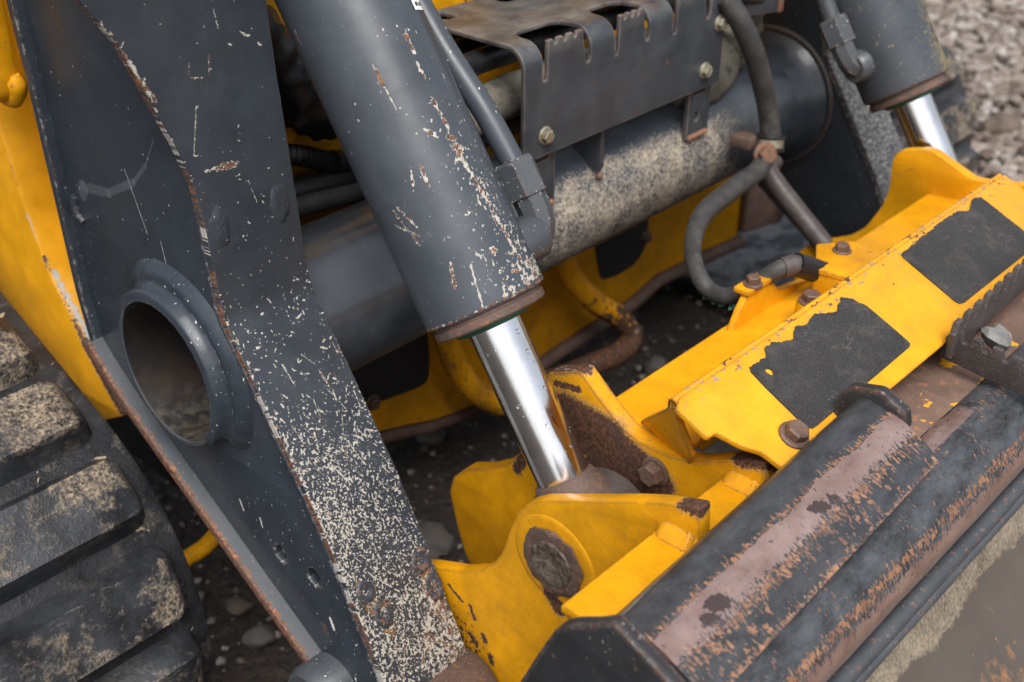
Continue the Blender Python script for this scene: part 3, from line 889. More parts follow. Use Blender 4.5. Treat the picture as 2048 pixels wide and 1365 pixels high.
def front_wear():
    W = Wear(-.20, -.005, .06, .80, .0005, 3)
    def zone(x0, x1, z0, z1, pw=1.0, side=0.0):
        def f(r):
            z = z0+(z1-z0)*r.rand()**pw
            x = x0+(x1-x0)*(r.rand()**(1+side))
            return x, z
        return f
    W.flakes(45, zone(-.15, -.01, .60, .78), (.0004, .0012), (1.2, 3.5))
    W.flakes(150, zone(-.101, -.01, .43, .62, 1.5), (.0003, .0009), (1.2, 3.5))
    W.flakes(420, zone(-.101, -.01, .34, .475, 1.6), (.0003, .0010), (1.2, 5.0), rustp=.10)
    # clustered blasting on the sloping half: density rises to the left edge, then thins to the right
    cl = [(W.rs.uniform(-.10, -.02), W.rs.uniform(.13, .36), W.rs.uniform(.006, .022)) for _ in range(60)]
    def blast(r):
        if r.rand() < .45:
            c = cl[r.randint(len(cl))]
            x, z = c[0]+r.randn()*c[2], c[1]+r.randn()*c[2]
        else:
            x = -.101 + .091*r.rand()**1.25; z = .30 + r.randn()*.052
        k = np.clip((.410-z)/.11, 0, 1) * (1.0 if z > .20 else .62)
        k *= np.clip(1.15 - (x+.10)/.091*.55, 0, 1)
        return (x, z) if r.rand() < k else None
    W.flakes(11500, blast, (.00022, .00085), (1.0, 3.0), rustp=.03)
    W.flakes(2600, zone(-.101, -.01, .085, .22, 1.0), (.00025, .0011), (1.1, 4.5), rustp=.10)
    W.flakes(330, zone(-.055, -.01, .085, .185, 1.2), (.0006, .0024), (1.2, 4.0), rustp=.40)
    for x0, z0, x1, z1, w, rs in ((-.0995, .603, -.089, .640, .0006, 0.), (-.092, .588, -.084, .588, .0016, .1), (-.080, .587, -.066, .586, .0034, .95), (-.131, .668, -.1425, .694, .0026, .35), (-.1425, .694, -.151, .706, .0020, .1), (-.122, .652, -.131, .668, .0016, .5),
        (-.089, .672, -.0905, .664, .0007, .8), (-.0885, .6615, -.080, .6596, .0007, .2), (-.070, .675, -.0734, .66, .0005, .8), (-.060, .708, -.058, .692, .0005, 0.), (-.055, .570, -.050, .548, .0003, 0.),
        (-.060, .155, -.035, .185, .0016, .2), (-.085, .150, -.060, .200, .0011, .25), (-.020, .165, -.030, .210, .0020, .4), (-.045, .175, -.020, .148, .0024, .6), (-.030, .275, -.020, .235, .0006, .1), (-.075, .245, -.055, .220, .0006, .1),
        (-.066, .33, -.060, .318, .0008, 0.), (-.045, .345, -.052, .335, .0009, .5), (-.070, .415, -.068, .400, .0008, .2), (-.040, .40, -.038, .388, .0010, .6), (-.030, .19, -.010, .165, .0012, .1), (-.092, .16, -.078, .135, .0010, .2), (-.012, .200, -.022, .160, .0016, .5),
        (-.086, .225, -.084, .205, .0018, .9), (-.020, .222, -.017, .188, .0020, .9), (-.05, .13, -.03, .095, .0022, .4), (-.07, .12, -.085, .085, .0018, .3)):
        W.stroke(x0, z0, x1, z1, w, rs)
    for _ in range(34):                      # long thin scrapes
        x, z = W.rs.uniform(-.095, -.015), W.rs.uniform(.12, .42); a = W.rs.uniform(.9, 2.3); l = W.rs.uniform(.006, .022)
        W.stroke(x, z, x+l*math.cos(a), z-l*math.sin(a), W.rs.uniform(.00028, .0005), .1)
    for _ in range(26):                      # the rusted foot
        x, z = W.rs.uniform(-.05, -.008), W.rs.uniform(.075, .138)
        if z < .145 + (x+.01)*1.1: W.flake(x, z, .011, .007, W.rs.rand()*3, .95, 1.2)
    # damage along both edges of the plate
    for k in range(900):
        z = .09 + .65*k/900; x = left_edge(z)
        hot = 1.0 if z < .47 else (.45 if z < .63 else (1.3 if .64 < z < .72 else .4))
        ru = .12 + mnoise.noise(Vector((z*22, 2, 0))) + .2*mnoise.noise(Vector((z*300, 5, 0)))
        am = .7 + .6*mnoise.noise(Vector((z*120, 9, 0)))
        if am > .45: W.flake(x-.0001, z, .0016, .0007*hot*am, 1.5708, .9 if ru > .05 else 0, .8)
        if W.rs.rand() < .12*hot: W.flake(x+.001+W.rs.rand()*.003*hot, z, .0022*hot, .0008, W.rs.uniform(.9, 1.9), .6 if W.rs.rand() < .3 else 0)
        if mnoise.noise(Vector((z*90, 4, 1))) > -.1: W.flake(-.0101, z, .0014, .0006, 1.5708, .9 if ru > .1 else 0, .7)
    for x, z in ((-.086, .236), (-.077, .212), (-.023, .231), (-.0185, .206)):
        for _ in range(9):
            a = W.rs.rand()*6.28
            W.flake(x+.009*math.cos(a), z+.011*math.sin(a), .0032, .0016, a+1.57, .8, 1.1)
        W.flake(x, z-.012, .007, .010, 0, 0, .6, W.tone)
    return W
front_plate(-.010, left_edge, wear=front_wear(), step=.0007, cols=150)
side_out = [(y+.0095, z) for y, z in fillet(F, .012, 5, False)] + [(p[0], p[1]) for p in reversed(B_LO[1:])] + [(p[0], p[1]) for p in reversed(B_UP)]
def hexpts(c, r, rot): return [(c[0]+r*math.cos(rot+math.pi/3*i), c[1]+r*math.sin(rot+math.pi/3*i)) for i in range(6)]
tube_c = (.360, .383)
hole = [(tube_c[0]+.0722*math.cos(2*math.pi*i/64), tube_c[1]+.0722*math.sin(2*math.pi*i/64)) for i in range(64)]
o = add('side_plate', plate_x(side_out, -.1, -.09, .0010, [hole, hexpts((.2441, .2269), .0105, .5), hexpts((.1958, .2281), .0105, .5)]), M_SIDE, arm, 30)
add('side_plate', plate_x(side_out, -.0205, -.0125, .001), M_GREY, arm, 30)
# back and bottom walls of the box leg
def wall(pts, t, x0, x1, name, mat, bevel=.0015):
    return add(name, plate_x(offset_profile(pts, t), x0, x1, bevel), mat, arm, 30)
wall([(p[0]+.0005, p[1]) for p in fillet(B_UP, .02, 4, False)][::-1], -.011, -.1085, -.0125, 'back_plate', M_SIDE)
wall([(p[0], p[1]) for p in fillet(B_LO, .012, 4, False)], .011, -.1165, -.0125, 'bottom_plate', M_FLANGE)
# cross tube, welded through the left leg, open at that end
add('cross_tube', lathe_mesh((0, tube_c[0], tube_c[1]), (1, 0, 0), [(-.1188, .0686), (-.1196, .0694), (-.1196, .0722), (-.1188, .0730), (-.1003, .0750), (-.02, .076), (.55, .076), (.88, .076), (.88, .0686), (-.1188, .0686)], 96), M_TUBE, arm, 40)
# C shaped weld collar round the open tube end
def ring_deg(y, z): return math.degrees(math.atan2(z-tube_c[1], -(y-tube_c[0])))
def collar():
    ring = [(-.0985, .0680), (-.1200, .0680), (-.1210, .0688), (-.1210, .0768), (-.1200, .0782)]
    bead = [(-.1150, .0796), (-.1110, .0815), (-.1090, .0845), (-.1094, .0880), (-.1088, .0915), (-.1062, .0955), (-.1025, .0995), (-.0985, .1030), (-.0985, .0690)]
    vs, fs = [], []; n = 96; m = len(ring)+len(bead)
    for k in range(n+1):
        a = -62 + 204*k/n
        e = min(1.0, max(0.0, (a+62)/34), max(0.0, (142-a)/26)); e = e*e*(3-2*e)
        q = min(1.0, max(0.0, (a+57)/5), max(0.0, (138-a)/5)); q = math.sqrt(q)
        d = Vector((0, -math.sin(R(a)), math.cos(R(a))))
        for (x, r) in ring:
            xx = -.0985 + (x+.0985)*q
            vs.append(Vector((xx, tube_c[0], tube_c[1])) + d*(.0728+(r-.0728)*(.35+.65*q)))
        for (x, r) in bead:
            w = 1 + .10*mnoise.noise(Vector((a*.13, r*400, 2))) + .06*mnoise.noise(Vector((a*.5, r*600, 5)))
            xx = -.0985 + (x+.0985)*max(e, .0)*w
            vs.append(Vector((xx, tube_c[0], tube_c[1])) + d*(.0785+(r-.0785)*(.35+.65*e)))
    for k in range(n):
        for j_ in range(m-1):
            fs.append((k*m+j_, k*m+j_+1, (k+1)*m+j_+1, (k+1)*m+j_))
    me = mesh('collar', vs, fs)
    add('tube_collar', me, paint('collar_paint', (.028, .036, .047), lambda g: .10, cs=600, rough=.30, edge=.10, edge_r=.0015, flakes=.9), arm, 42)
collar()
def bore_mat():
    g = MB('shaded_bore_dust'); n = g.noise(22, 5, .65); z = g.xyz()[2]  # bore dust, colour darkened for inner shade and paled at the lit bottom
    c = g.mix(g.mr(n, .35, .62), (.009, .012, .016), (.034, .023, .016))
    c = g.mix(g.m('MULTIPLY', g.mr(z, .335, .318), g.mr(g.noise(60, 4, .65), .42, .62)), c, (.080, .068, .054))
    return g.done(c, .45, 0, g.noise(120, 4, .6), .0008, .6)
add('tube_bore', lathe_mesh((0, tube_c[0], tube_c[1]), (1, 0, 0), [(-.1180, .0684), (.30, .0684), (.30, 0)], 72), bore_mat(), arm, 40)
# far leg of the arm
XR = .875
def far_left(z): return XR
fo = front_plate(XR+.088, far_left, 'front_plate', paint('far_front_paint', GREY, lambda g: .62, cs=330, rustshare=.2, edge=.4, rough=.5, primer=(.38, .35, .30)))
add('side_plate', plate_x(side_out, XR+.001, XR+.010, .0012), M_SIDE, arm, 30)
add('side_plate', plate_x(side_out, XR+.078, XR+.0865, .0012), M_SIDE, arm, 30)
add('tube_collar', lathe_mesh((0, tube_c[0], tube_c[1]), (1, 0, 0), [(XR-.055, .0755), (XR-.03, .079), (XR-.012, .085), (XR-.003, .094), (XR+.002, .096), (XR+.002, .07), (XR-.055, .0755)], 72), M_TUBE, arm, 50)
weld(arm, [(XR-.001, tube_c[0]+.096*math.cos(R(a)), tube_c[1]+.096*math.sin(R(a))) for a in range(0, 361, 6)], 0.004, M_DARKSTEEL)
# plug welds on the front plate
def plug(x, z, y, n, ry, rx, mat, ring=False):
    O = Vector((x, y, z)); N = Vector(n).normalized(); U = Vector((1, 0, 0)); V = N.cross(U).normalized()
    vs, fs = [], []
    prof = [(1.35, -.0006), (1.08, .0008), (.85, .0018), (.55, .0004 if ring else .0024), (.25, -.0004 if ring else .0026), (.0, -.0006 if ring else .0026)]
    for k, (rr, h) in enumerate(prof):
        for j in range(28):
            a = 2*math.pi*j/28
            wob = 1 + .22*mnoise.noise(Vector((x*100+math.cos(a)*1.5, math.sin(a)*1.5, k*.7))) + .12*mnoise.noise(Vector((x*300+math.cos(a)*4, math.sin(a)*4, k)))
            vs.append(O + U*rx*rr*wob*math.cos(a) + V*ry*rr*wob*math.sin(a) + N*h*wob)
    for k in range(len(prof)-1):
        for j in range(28):
            fs.append((k*28+j, k*28+(j+1) % 28, k*28+28+(j+1) % 28, k*28+28+j))
    add('plug_weld', mesh('plug', vs, fs), mat, arm, 80)
nl = (0, -.88, .46)
M_PLUG = paint('plug_paint', GREY, lambda g: .55, cs=240, rustshare=1.6, rough=.4, spots=1.1, rust_k=1.6)
plug(-.0885, .541, .2885, (0, -1, .12), .016, .0088, M_FRONT_PLAIN)
plug(-.028, .543, .2887, (0, -1, .12), .017, .0088, M_FRONT_PLAIN)
plug(-.086, .236, .1412, nl, .0085, .0080, M_PLUG, True); plug(-.077, .212, .1296, nl, .011, .0085, M_PLUG, True)
plug(-.023, .231, .1388, nl, .0090, .0085, M_PLUG, True); plug(-.0185, .206, .1268, nl, .012, .0078, M_PLUG, True)
add('weld_blob', sweep_mesh([(-.100, .505, .505), (-.1015, .507, .495), (-.1015, .504, .486), (-.100, .498, .481)], lambda t: .0045*(1-.3*t), 10, True, .2), M_SIDE, arm, 70)
# rusty weld between front plate edge and side plate
fz = [p for p in fillet(F, .012, 5, False) if .10 < p[1] < .60]
weld(arm, [(-.0995, y+.0105, z) for y, z in fz], .0028, M_SIDE)
# pivot bosses at the foot of the leg
add('pivot_boss', lathe_mesh((0, .178, .108), (1, 0, 0), [(-.127, 0), (-.135, .010), (-.135, .020), (-.134, .030), (-.128, .034), (-.09, .034), (-.09, 0)], 48), M_GREY, arm, 40)
add('pivot_boss', lathe_mesh((0, .092, .100), (1, 0, 0), [(-.10, .0), (-.10, .040), (-.012, .040), (-.004, .036), (-.002, .030), (-.002, 0)], 48), M_RUST, arm, 40)
# feet that carry the hose guard
def foot(x0, x1, zb=.424, slot=True):
    y = .291
    ol = [(x0, zb), (x1, zb), (x1, .53), (x0, .53)]
    cx = (x0+x1)/2
    hs = [fillet([(cx-.014, .477), (cx+.013, .477), (cx+.013, .487), (cx-.014, .487)], .006, 3), [(cx-.004+.0045*math.cos(a*math.pi/8), .450+.0065*math.sin(a*math.pi/8)) for a in range(16)]] if slot else []
    add('guard_foot', plate_mesh(ol, (0, y, 0), (1, 0, 0), (0, 0, 1), .006, .0008, hs), M_GUARD, arm, 30)
    weld(arm, [(x0+.002, .2885, zb+.001), (x1-.002, .2885, zb+.001)], .0038, M_RUST_O)
foot(.285, .327); foot(.568, .612)
add('guard_foot', plate_x([(.292, .430), (.33, .452), (.33, .52), (.288, .52), (.287, .44)], .404, .409), M_GUARD, arm, 30)
weld(arm, [(.402, .2905, .428), (.410, .2905, .428)], .0045, M_RUST_O)

# ------------------------------------------------------------------ tilt cylinders
AX = Vector((0, .56, .8285)).normalized()
AN = Vector((0, -AX.z, AX.y))           # across the axis, towards the front
def cyl_pt(xc, s, dx=0.0, q=0.0): return Vector((xc+dx, PIN[0], PIN[1])) + AX*s + AN*q
def barrel_wear():
    W = Wear(-.17, .17, .20, .56, .0007, 11)
    def uv(p):
        d = Vector(p) - Vector((.045, PIN[0], PIN[1]))
        return math.atan2(d.dot(AN), -d.x)*.053, d.dot(AX)
    S = [((.0405, .1475, .6124), (.055, .0891, .5247), .0016, .2), ((.0405, .149, .615), (.041, .142, .605), .0040, .6), ((.0397, .1676, .6421), (.042, .1542, .6225), .0019, .3),
         ((.0102, .2015, .6694), (.0107, .1918, .6558), .0014, .9), ((.0107, .1918, .6558), (.012, .1777, .6369), .0006, 0.), ((.0413, .1975, .6866), (.042, .1905, .6761), .0020, .6),
         ((.0405, .1849, .6678), (.0412, .1778, .6574), .0017, .15), ((-.0072, .1678, .5646), (-.0047, .1416, .5421), .0011, .8), ((-.0078, .1651, .5527), (-.0038, .1438, .5496), .0009, .3),
         ((-.0060, .164, .568), (-.0030, .146, .556), .0011, .2), ((.0113, .154, .6007), (.0104, .1455, .5868), .0013, .3), ((.0051, .1588, .5971), (.0031, .1545, .5865), .0011, .1), ((.0035, .1159, .5304), (.0013, .1098, .5159), .0017, .5),
         ((.0138, .1042, .5306), (.01, .0876, .5006), .0009, 0.), ((-.007, .2718, .684), (-.0071, .2677, .6782), .0015, 1.), ((.0239, .1604, .6239), (.0293, .1551, .6197), .0020, .2), ((.031, .166, .641), (.040, .1676, .643), .0006, .5), ((.026, .12, .565), (.034, .119, .566), .0012, .4)]
    for a, b, w, r in S:
        (u0, v0), (u1, v1) = uv(a), uv(b); W.stroke(u0, v0, u1, v1, w, r)
    uc, vc = uv((.05, .10, .545)); ue, ve = uv((.06, .075, .49))
    def low(r):
        v = .225 + abs(r.randn())*.075; u = uc + r.randn()*.030 + .008
        return (u, v)
    W.flakes(520, low, (.0003, .0011), (1.2, 3.4), (1.0, 2.2), rustp=.18)
    def along(r):                                   # flecks that follow the long gouge
        t = r.rand(); p = Vector((.0405, .1475, .6124)).lerp(Vector((.055, .0891, .5247)), t)
        u, v = uv(p); return u + r.randn()*.006, v + r.randn()*.006
    W.flakes(170, along, (.0004, .0013), (1.2, 3.0), (1.0, 2.2), rustp=.25)
    W.flakes(260, lambda r: (r.uniform(-.08, .14), r.uniform(.22, .50)), (.0003, .0008), (1.2, 3.0), (.9, 2.3), rustp=.08)
    W.flakes(90, lambda r: (uc + r.randn()*.020 + .014, .218 + abs(r.randn())*.012), (.0010, .0034), (1.0, 2.6), rustp=.35)
    for k in range(420):                            # rim
        u = -.12 + .27*k/420
        if W.rs.rand() < .5: W.flake(u, .2135+W.rs.rand()*.0015, .0016, .0012, 0, .9 if W.rs.rand() < .7 else 0, 1.2)
    return W
def tilt_cylinder(xc, side, q, label, mbar, sfit):
    t = thing('tilt_cylinder', (xc, 0, .255), label, 'hydraulic cylinder', 'bucket tilt cylinders')
    O = Vector((xc, PIN[0], PIN[1]))
    pf = [(.216, .0), (.216, .046), (.213, .050), (.2125, .0518), (.2133, .0526), (.2150, .0530)]
    fineb = side > 0
    if fineb: pf += [(.2150+.0009*k, .053) for k in range(1, 330)]
    pf += [(.56, .053), (.95, .053), (.95, 0)]
    bme = lathe_mesh(O, AX, pf, 380 if fineb else 96)
    if fineb:
        co = np.zeros(len(bme.vertices)*3, np.float32); bme.vertices.foreach_get('co', co); co = co.reshape(-1, 3) - np.array(O)
        ss = co @ np.array(AX); qq = co @ np.array(AN); th = np.arctan2(qq, -co[:, 0])
        W = barrel_wear()
        u = th*.053
        set_attr(bme, 'wear', W.sample(u, ss), W.sample(u, ss, W.rust), W.sample(u, ss, W.tone))
    add('barrel', bme, mbar, t, 40)
    gl = add('gland', lathe_mesh(O, AX, [(.2155, .0), (.2155, .0500), (.2115, .0500), (.2110, .0472), (.2085, .0472), (.2080, .0490), (.2020, .0488), (.2005, .0475), (.2005, .0), ], 96), M_RUST, t, 30)
    add('seal_ring', lathe_mesh(O, AX, [(.2015, .0), (.2015, .0340), (.1965, .0330), (.1955, .0305), (.1955, .0), ], 64), M_GREEN, gl, 40)
    rod = add('rod', lathe_mesh(O, AX, [(.03, 0), (.03, .0232), (.22, .0232), (.22, 0)], 96), M_CHROME, t, 40)
    add('rod_collar', lathe_mesh(O, AX, [(.030, .0), (.030, .036), (.044, .033), (.050, .0275), (.0535, .0262), (.0555, .0237), (.0555, 0)], 64), M_RUST, rod, 40)
    add('rod_eye', lathe_mesh((xc, PIN[0], PIN[1]), (1, 0, 0), [(-.031, .0), (-.031, .044), (-.028, .047), (.033, .047), (.036, .044), (.036, 0)], 64), M_DARKSTEEL, t, 40)
    d = .061*side
    pts = spline([cyl_pt(xc, .80, d*.93, q*.35), cyl_pt(xc, .52, d*.93, q*.35), cyl_pt(xc, .43, d*.95, q*.5), cyl_pt(xc, .36, d, q*.85), cyl_pt(xc, sfit+.02, d*1.02, q*1.02)], 8)
    add('pressure_tube', sweep_mesh(pts, .0105, 20), M_LINE if side > 0 else M_GREY, t, 60)
    add('tube_nut', hex_mesh(cyl_pt(xc, sfit-.004, d*1.02, q*1.02), AX, .0182, .032, .08, .2), M_GREY, t, 25)
    el = spline([cyl_pt(xc, sfit-.002, d*1.02, q*1.02), cyl_pt(xc, sfit-.020, d*1.02, q), cyl_pt(xc, sfit-.033, d*.96, q*.92), cyl_pt(xc, sfit-.036, d*.72, q*.75), cyl_pt(xc, sfit-.036, d*.5, q*.6)], 6)
    add('elbow', sweep_mesh(el, .0145, 8), M_GREY, t, 30)
    add('port_boss', lathe_mesh(cyl_pt(xc, sfit-.036, d*.5, q*.6), Vector((d, 0, 0)) + AN*q*.6, [(0, 0), (0, .021), (.030, .0195), (.034, .016), (.034, 0)], 40), M_GREY, t, 40)
    return t, rod
cylL, rodL = tilt_cylinder(.045, 1, .034, 'chipped grey hydraulic tilt cylinder beside the near arm leg, chrome rod extended', M_BARREL, .284)
cylR, rodR = tilt_cylinder(.78, -1, -.020, 'far grey tilt cylinder at the upper right with yellowish scuffed barrel', M_BARREL_R, .296)
# paper tag at the top edge of the near barrel
M_TAG = simple('white_tag', (.75, .75, .74), .5, .05)
def barrel_pt(xc, s, a, r=.0536): return Vector((xc, PIN[0], PIN[1])) + AX*s + (Vector((1, 0, 0))*math.cos(R(a)) + AN*math.sin(R(a)))*r
def sticker(s0, s1, a0, a1, mat, r, name):
    vs, fs = [], []
    for i in range(9):
        for ss in (s0, s1): vs.append(barrel_pt(.045, ss, a0+(a1-a0)*i/8, r))
    for i in range(8): fs.append((2*i, 2*i+1, 2*i+3, 2*i+2))
    return add(name, mesh(name, vs, fs), mat, cylL, 60)
tgl = sticker(.448, .500, 52, 70, M_TAG, .0536, 'paper_tag')
for k, (a0, a1) in enumerate(((54, 57), (58.5, 60), (62, 66))):
    add('print_mark', sticker(.4515, .4545, a0, a1, M_BLACK, .0539, 'tmp_mark').data, M_BLACK, tgl, 60)
for o_ in [o_ for o_ in bpy.data.objects if o_.name.startswith('tmp_mark')]: bpy.data.objects.remove(o_)
# beads of water on the near rod
def drops():
    rnd = random.Random(8); ms = []
    for i in range(24):
        s = .06 + .13*rnd.random(); a = R(rnd.uniform(-60, 120)); r = rnd.choice((.0006, .0008, .001, .0014, .0019))
        p = Vector((.045, PIN[0], PIN[1])) + AX*s + (Vector((-1, 0, 0))*math.cos(a) + AN*math.sin(a))*.0232
        me = stone_mesh(i, r, (1, 1, 1.3), 2, .12); me.transform(Matrix.Translation(p)); ms.append(me)
    g = MB('water'); g.bsdf.inputs['Transmission Weight'].default_value = 1.0; g.bsdf.inputs['IOR'].default_value = 1.33
    g.done((1, 1, 1), .0)
    o = add('water_drops', join(*ms), g.mat, cylL, 60); tag(o, kind='stuff')
    return g.mat
M_WATER = drops()

# ------------------------------------------------------------------ quick coupler (yellow)
cp = thing('quick_coupler', (.3, 0, .12), 'yellow quick coupler frame with step plate, brackets and black grip patches', 'quick coupler')
near = [(.175, .19), (.1486, .2037), (.1118, .2206), (.0856, .2377), (.0695, .255), (.0586, .2751), (.0498, .3044), (.0413, .3274), (.0313, .3422), (.0173, .353), (-.0754, .4025), (-.0997, .4145), (-.1315, .4262), (-.134, .391), (-.105, .391), (-.085, .34), (-.05, .23), (-.02, .10), (.06, .06), (.13, .07), (.17, .12)]
near_s = fillet(near, .0035, 3)
add('cylinder_bracket', plate_x(near_s, 0, .0145, .0012), M_NEARB, cp, 30)
far = [(.150, .09), (.1913, .1386), (.2013, .166), (.212, .2085), (.2062, .2304), (.1881, .2508), (.1608, .2648), (.1345, .2836), (.1156, .3063), (.1024, .3379), (.0922, .3749), (.0879, .3976), (.0841, .4069), (.0485, .4235), (.0259, .405), (-.0016, .3867), (-.0276, .3828), (-.0476, .3843), (-.0738, .3911), (-.1002, .4078), (-.1325, .4210), (-.134, .391), (-.105, .391), (-.085, .34), (-.05, .23), (-.02, .10), (.06, .06)]
add('cylinder_bracket', plate_x(fillet(far, .0035, 3), .085, .1015, .0012), M_FARB, cp, 30)
rin = [(.10, .15), (.198, .18), (.204, .235), (.198, .2516), (.1851, .2654), (.1378, .2877), (.1138, .3116), (.0962, .3477), (.0917, .3755), (.0947, .407), (.0892, .4199), (.0503, .4319), (-.006, .4094), (-.09, .425), (-.12, .40), (-.06, .2)]
add('cylinder_bracket', plate_x(fillet(rin, .010, 4), .72, .736, .0015), M_YEL, cp, 30)
# pin with boss, weld crust and greasy end
add('pin_boss', lathe_mesh((0, PIN[0], PIN[1]), (-1, 0, 0), [(-.002, .0450), (.0001, .0432), (.0009, .0405), (.0013, .0370), (.0014, 0)], 56), M_NEARB, cp, 60)
def crust(r0, r1, h, seed, mat, name):
    vs, fs = [], []
    rings = [(r0, .001), (r0*.96+r1*.04, h), (r0*.5+r1*.5, h*1.2), (r1, h*.9)]
    for k, (r, hh) in enumerate(rings):
        for j in range(72):
            a = 2*math.pi*j/72
            w = 1 + .09*mnoise.noise(Vector((math.cos(a)*2.2, math.sin(a)*2.2, seed+k*.3))) + .05*mnoise.noise(Vector((math.cos(a)*9, math.sin(a)*9, seed)))
            hz = hh*(1 + .5*mnoise.noise(Vector((math.cos(a)*5, math.sin(a)*5, seed+k))))
            vs.append((-.0012-hz, PIN[0]+r*w*math.cos(a), PIN[1]+r*w*math.sin(a)))
    for k in range(3):
        for j in range(72):
            fs.append((k*72+j, k*72+(j+1) % 72, k*72+72+(j+1) % 72, k*72+72+j))
    add(name, mesh(name, vs, fs), mat, cp, 60)
crust(.0318, .019, .003, 1.0, M_RUST, 'weld_crust')
def pin_end():
    vs, fs = [], []
    rs = [.0218, .0208, .018, .0135, .008, .003]
    for k, r in enumerate(rs):
        for j in range(48):
            a = 2*math.pi*j/48
            d = .0062 - (.0040*max(0, (1-r/.017))) + .0014*mnoise.noise(Vector((math.cos(a)*r*260, math.sin(a)*r*260, 4)))
            if k == 0: d = .001
            vs.append((-d, PIN[0]+r*math.cos(a), PIN[1]+r*math.sin(a)))
    for k in range(len(rs)-1):
        for j in range(48):
            fs.append((k*48+j, k*48+(j+1) % 48, k*48+48+(j+1) % 48, k*48+48+j))
    fs.append(tuple(range((len(rs)-1)*48, len(rs)*48)))
    g = MB('greasy_pin'); n = g.noise(170, 5, .7)
    c = g.mix(g.mr(n, .35, .65), (.028, .022, .016), (.16, .125, .09))
    g.done(c, g.mr(n, .3, .7, .4, .8), 0, n, .002, .9)
    add('pivot_pin', mesh('pin', vs, fs), g.mat, cp, 60)
pin_end()
bolt(cp, (.0848, -.0343, .3624), (-1, 0, 0), .0095, M_RBOLT, .010)
# ledge along the frame under the bucket rail, worn bare further right
M_LEDGE = yellow('ledge_yellow_paint', .4, .18, 0, dirt=.35, cs=160)
add('ledge', plate_mesh([(-.108, -.200), (.102, -.200), (.102, -.098), (-.108, -.098)], (0, 0, .386), (1, 0, 0), (0, 1, 0), .008, .0015), M_LEDGE, cp, 30)
add('ledge', plate_mesh([(.1035, -.205), (.70, -.205), (.70, -.098), (.1035, -.098)], (0, 0, .386), (1, 0, 0), (0, 1, 0), .008, .0015), rust_mat('bare_ledge', 1.15, .35, (.085, .052, .038), .62, .5), cp, 30)
def fillet_weld(x, dx, h, name='tab_weld'):
    vs, fs = [], []
    n = 14
    for i in range(n+1):
        y = -.098 - .038*i/n; k = .8 + .3*abs(math.sin(i*1.7)); e = min(1, i/2+.2, (n-i)/2+.2)
        vs += [(x+.001, y, .3895+h*e*k), (x-dx*.45*k*e, y, .3895+h*.55*e), (x-dx*k*e, y, .3895), (x+.001, y, .388)]
    for i in range(n):
        for j in range(4): fs.append((i*4+j, i*4+(j+1) % 4, i*4+4+(j+1) % 4, i*4+4+j))
    fs += [(0, 1, 2, 3), tuple(range(4*n, 4*n+4))]
    add(name, mesh(name, vs, fs), M_YEL, cp, 50)
fillet_weld(0, .009, .013); fillet_weld(.085, .009, .012)
add('mount_plate', plate_mesh([(-.105, .02), (.70, .02), (.70, .381), (-.105, .381)], (0, -.106, 0), (1, 0, 0), (0, 0, 1), .012, .002), M_LEDGE, cp, 30)  # hidden coupler plate, added to block light from the front
# step plate, sloping down to the front, with a notch at its left end
SA = R(25); SO = Vector((0, -.135, .43)); SV = Vector((0, math.cos(SA), math.sin(SA)))
def sv(y): return (y+.135)/math.cos(SA)
def on_step(x, y, h=0.0): return SO + Vector((x, 0, 0)) + SV*sv(y) + Vector((0, -math.sin(SA), math.cos(SA)))*h
step_out = [(.0607, sv(-.0675)), (.0503, sv(-.0719)), (.0511, sv(-.0996)), (.0536, sv(-.1015)), (.0617, sv(-.1016)), (.0707, sv(-.1199)), (.081, sv(-.131)), (.085, sv(-.153)), (.638, sv(-.153)), (.638, sv(-.0675))]
add('step_plate', plate_mesh(fillet(step_out, .003, 3), SO - Vector((0, -math.sin(SA), math.cos(SA)))*.0025, (1, 0, 0), SV, .005, .0010), M_YEL_STEP, cp, 30)
# rolled back edge of the step and the channel wall below it
e0 = on_step(0, -.0675, -.0048)
hem = [(e0.y, e0.z)]
hem = [(-.0672, .4560), (-.0655, .4605), (-.0620, .4610), (-.0595, .4580), (-.0590, .4540), (-.0595, .449)]
add('step_hem', plate_x(offset_profile(fillet(hem, .003, 3, False), -.003), .0575, .638, .0006), M_YEL_STEP, cp, 50)
add('channel_wall', plate_x([(-.0605, .455), (-.0605, .386), (-.0640, .386), (-.0640, .455)], .106, .638, .0006), M_YEL, cp, 50)
A, Bq, Cq = Vector((.058, -.0655, .4560)), Vector((.108, -.002, .3870)), Vector((.078, -.0740, .4020))
U_ = (Bq-A).normalized(); W_ = U_.cross(Cq-A).normalized(); V_ = W_.cross(U_)
dn = (Bq+Cq)*.5 - A
tri = [((p-A).dot(U_), (p-A).dot(V_)) for p in (A, Bq, Bq+dn*.45, Cq+dn*.45, Cq)]
add('gusset', plate_mesh(fillet(tri, .003, 3), A, U_, V_, .005, .001), M_FARB, cp, 30)
# inner bar behind the step
bar = [(.047, .350), (.047, .374), (.043, .379), (.037, .3792), (-.058, .3905), (-.058, .384), (.036, .372), (.041, .350)]
add('inner_bar', plate_x(fillet(bar, .003, 3), .1025, .72, .0008), M_YEL, cp, 40)
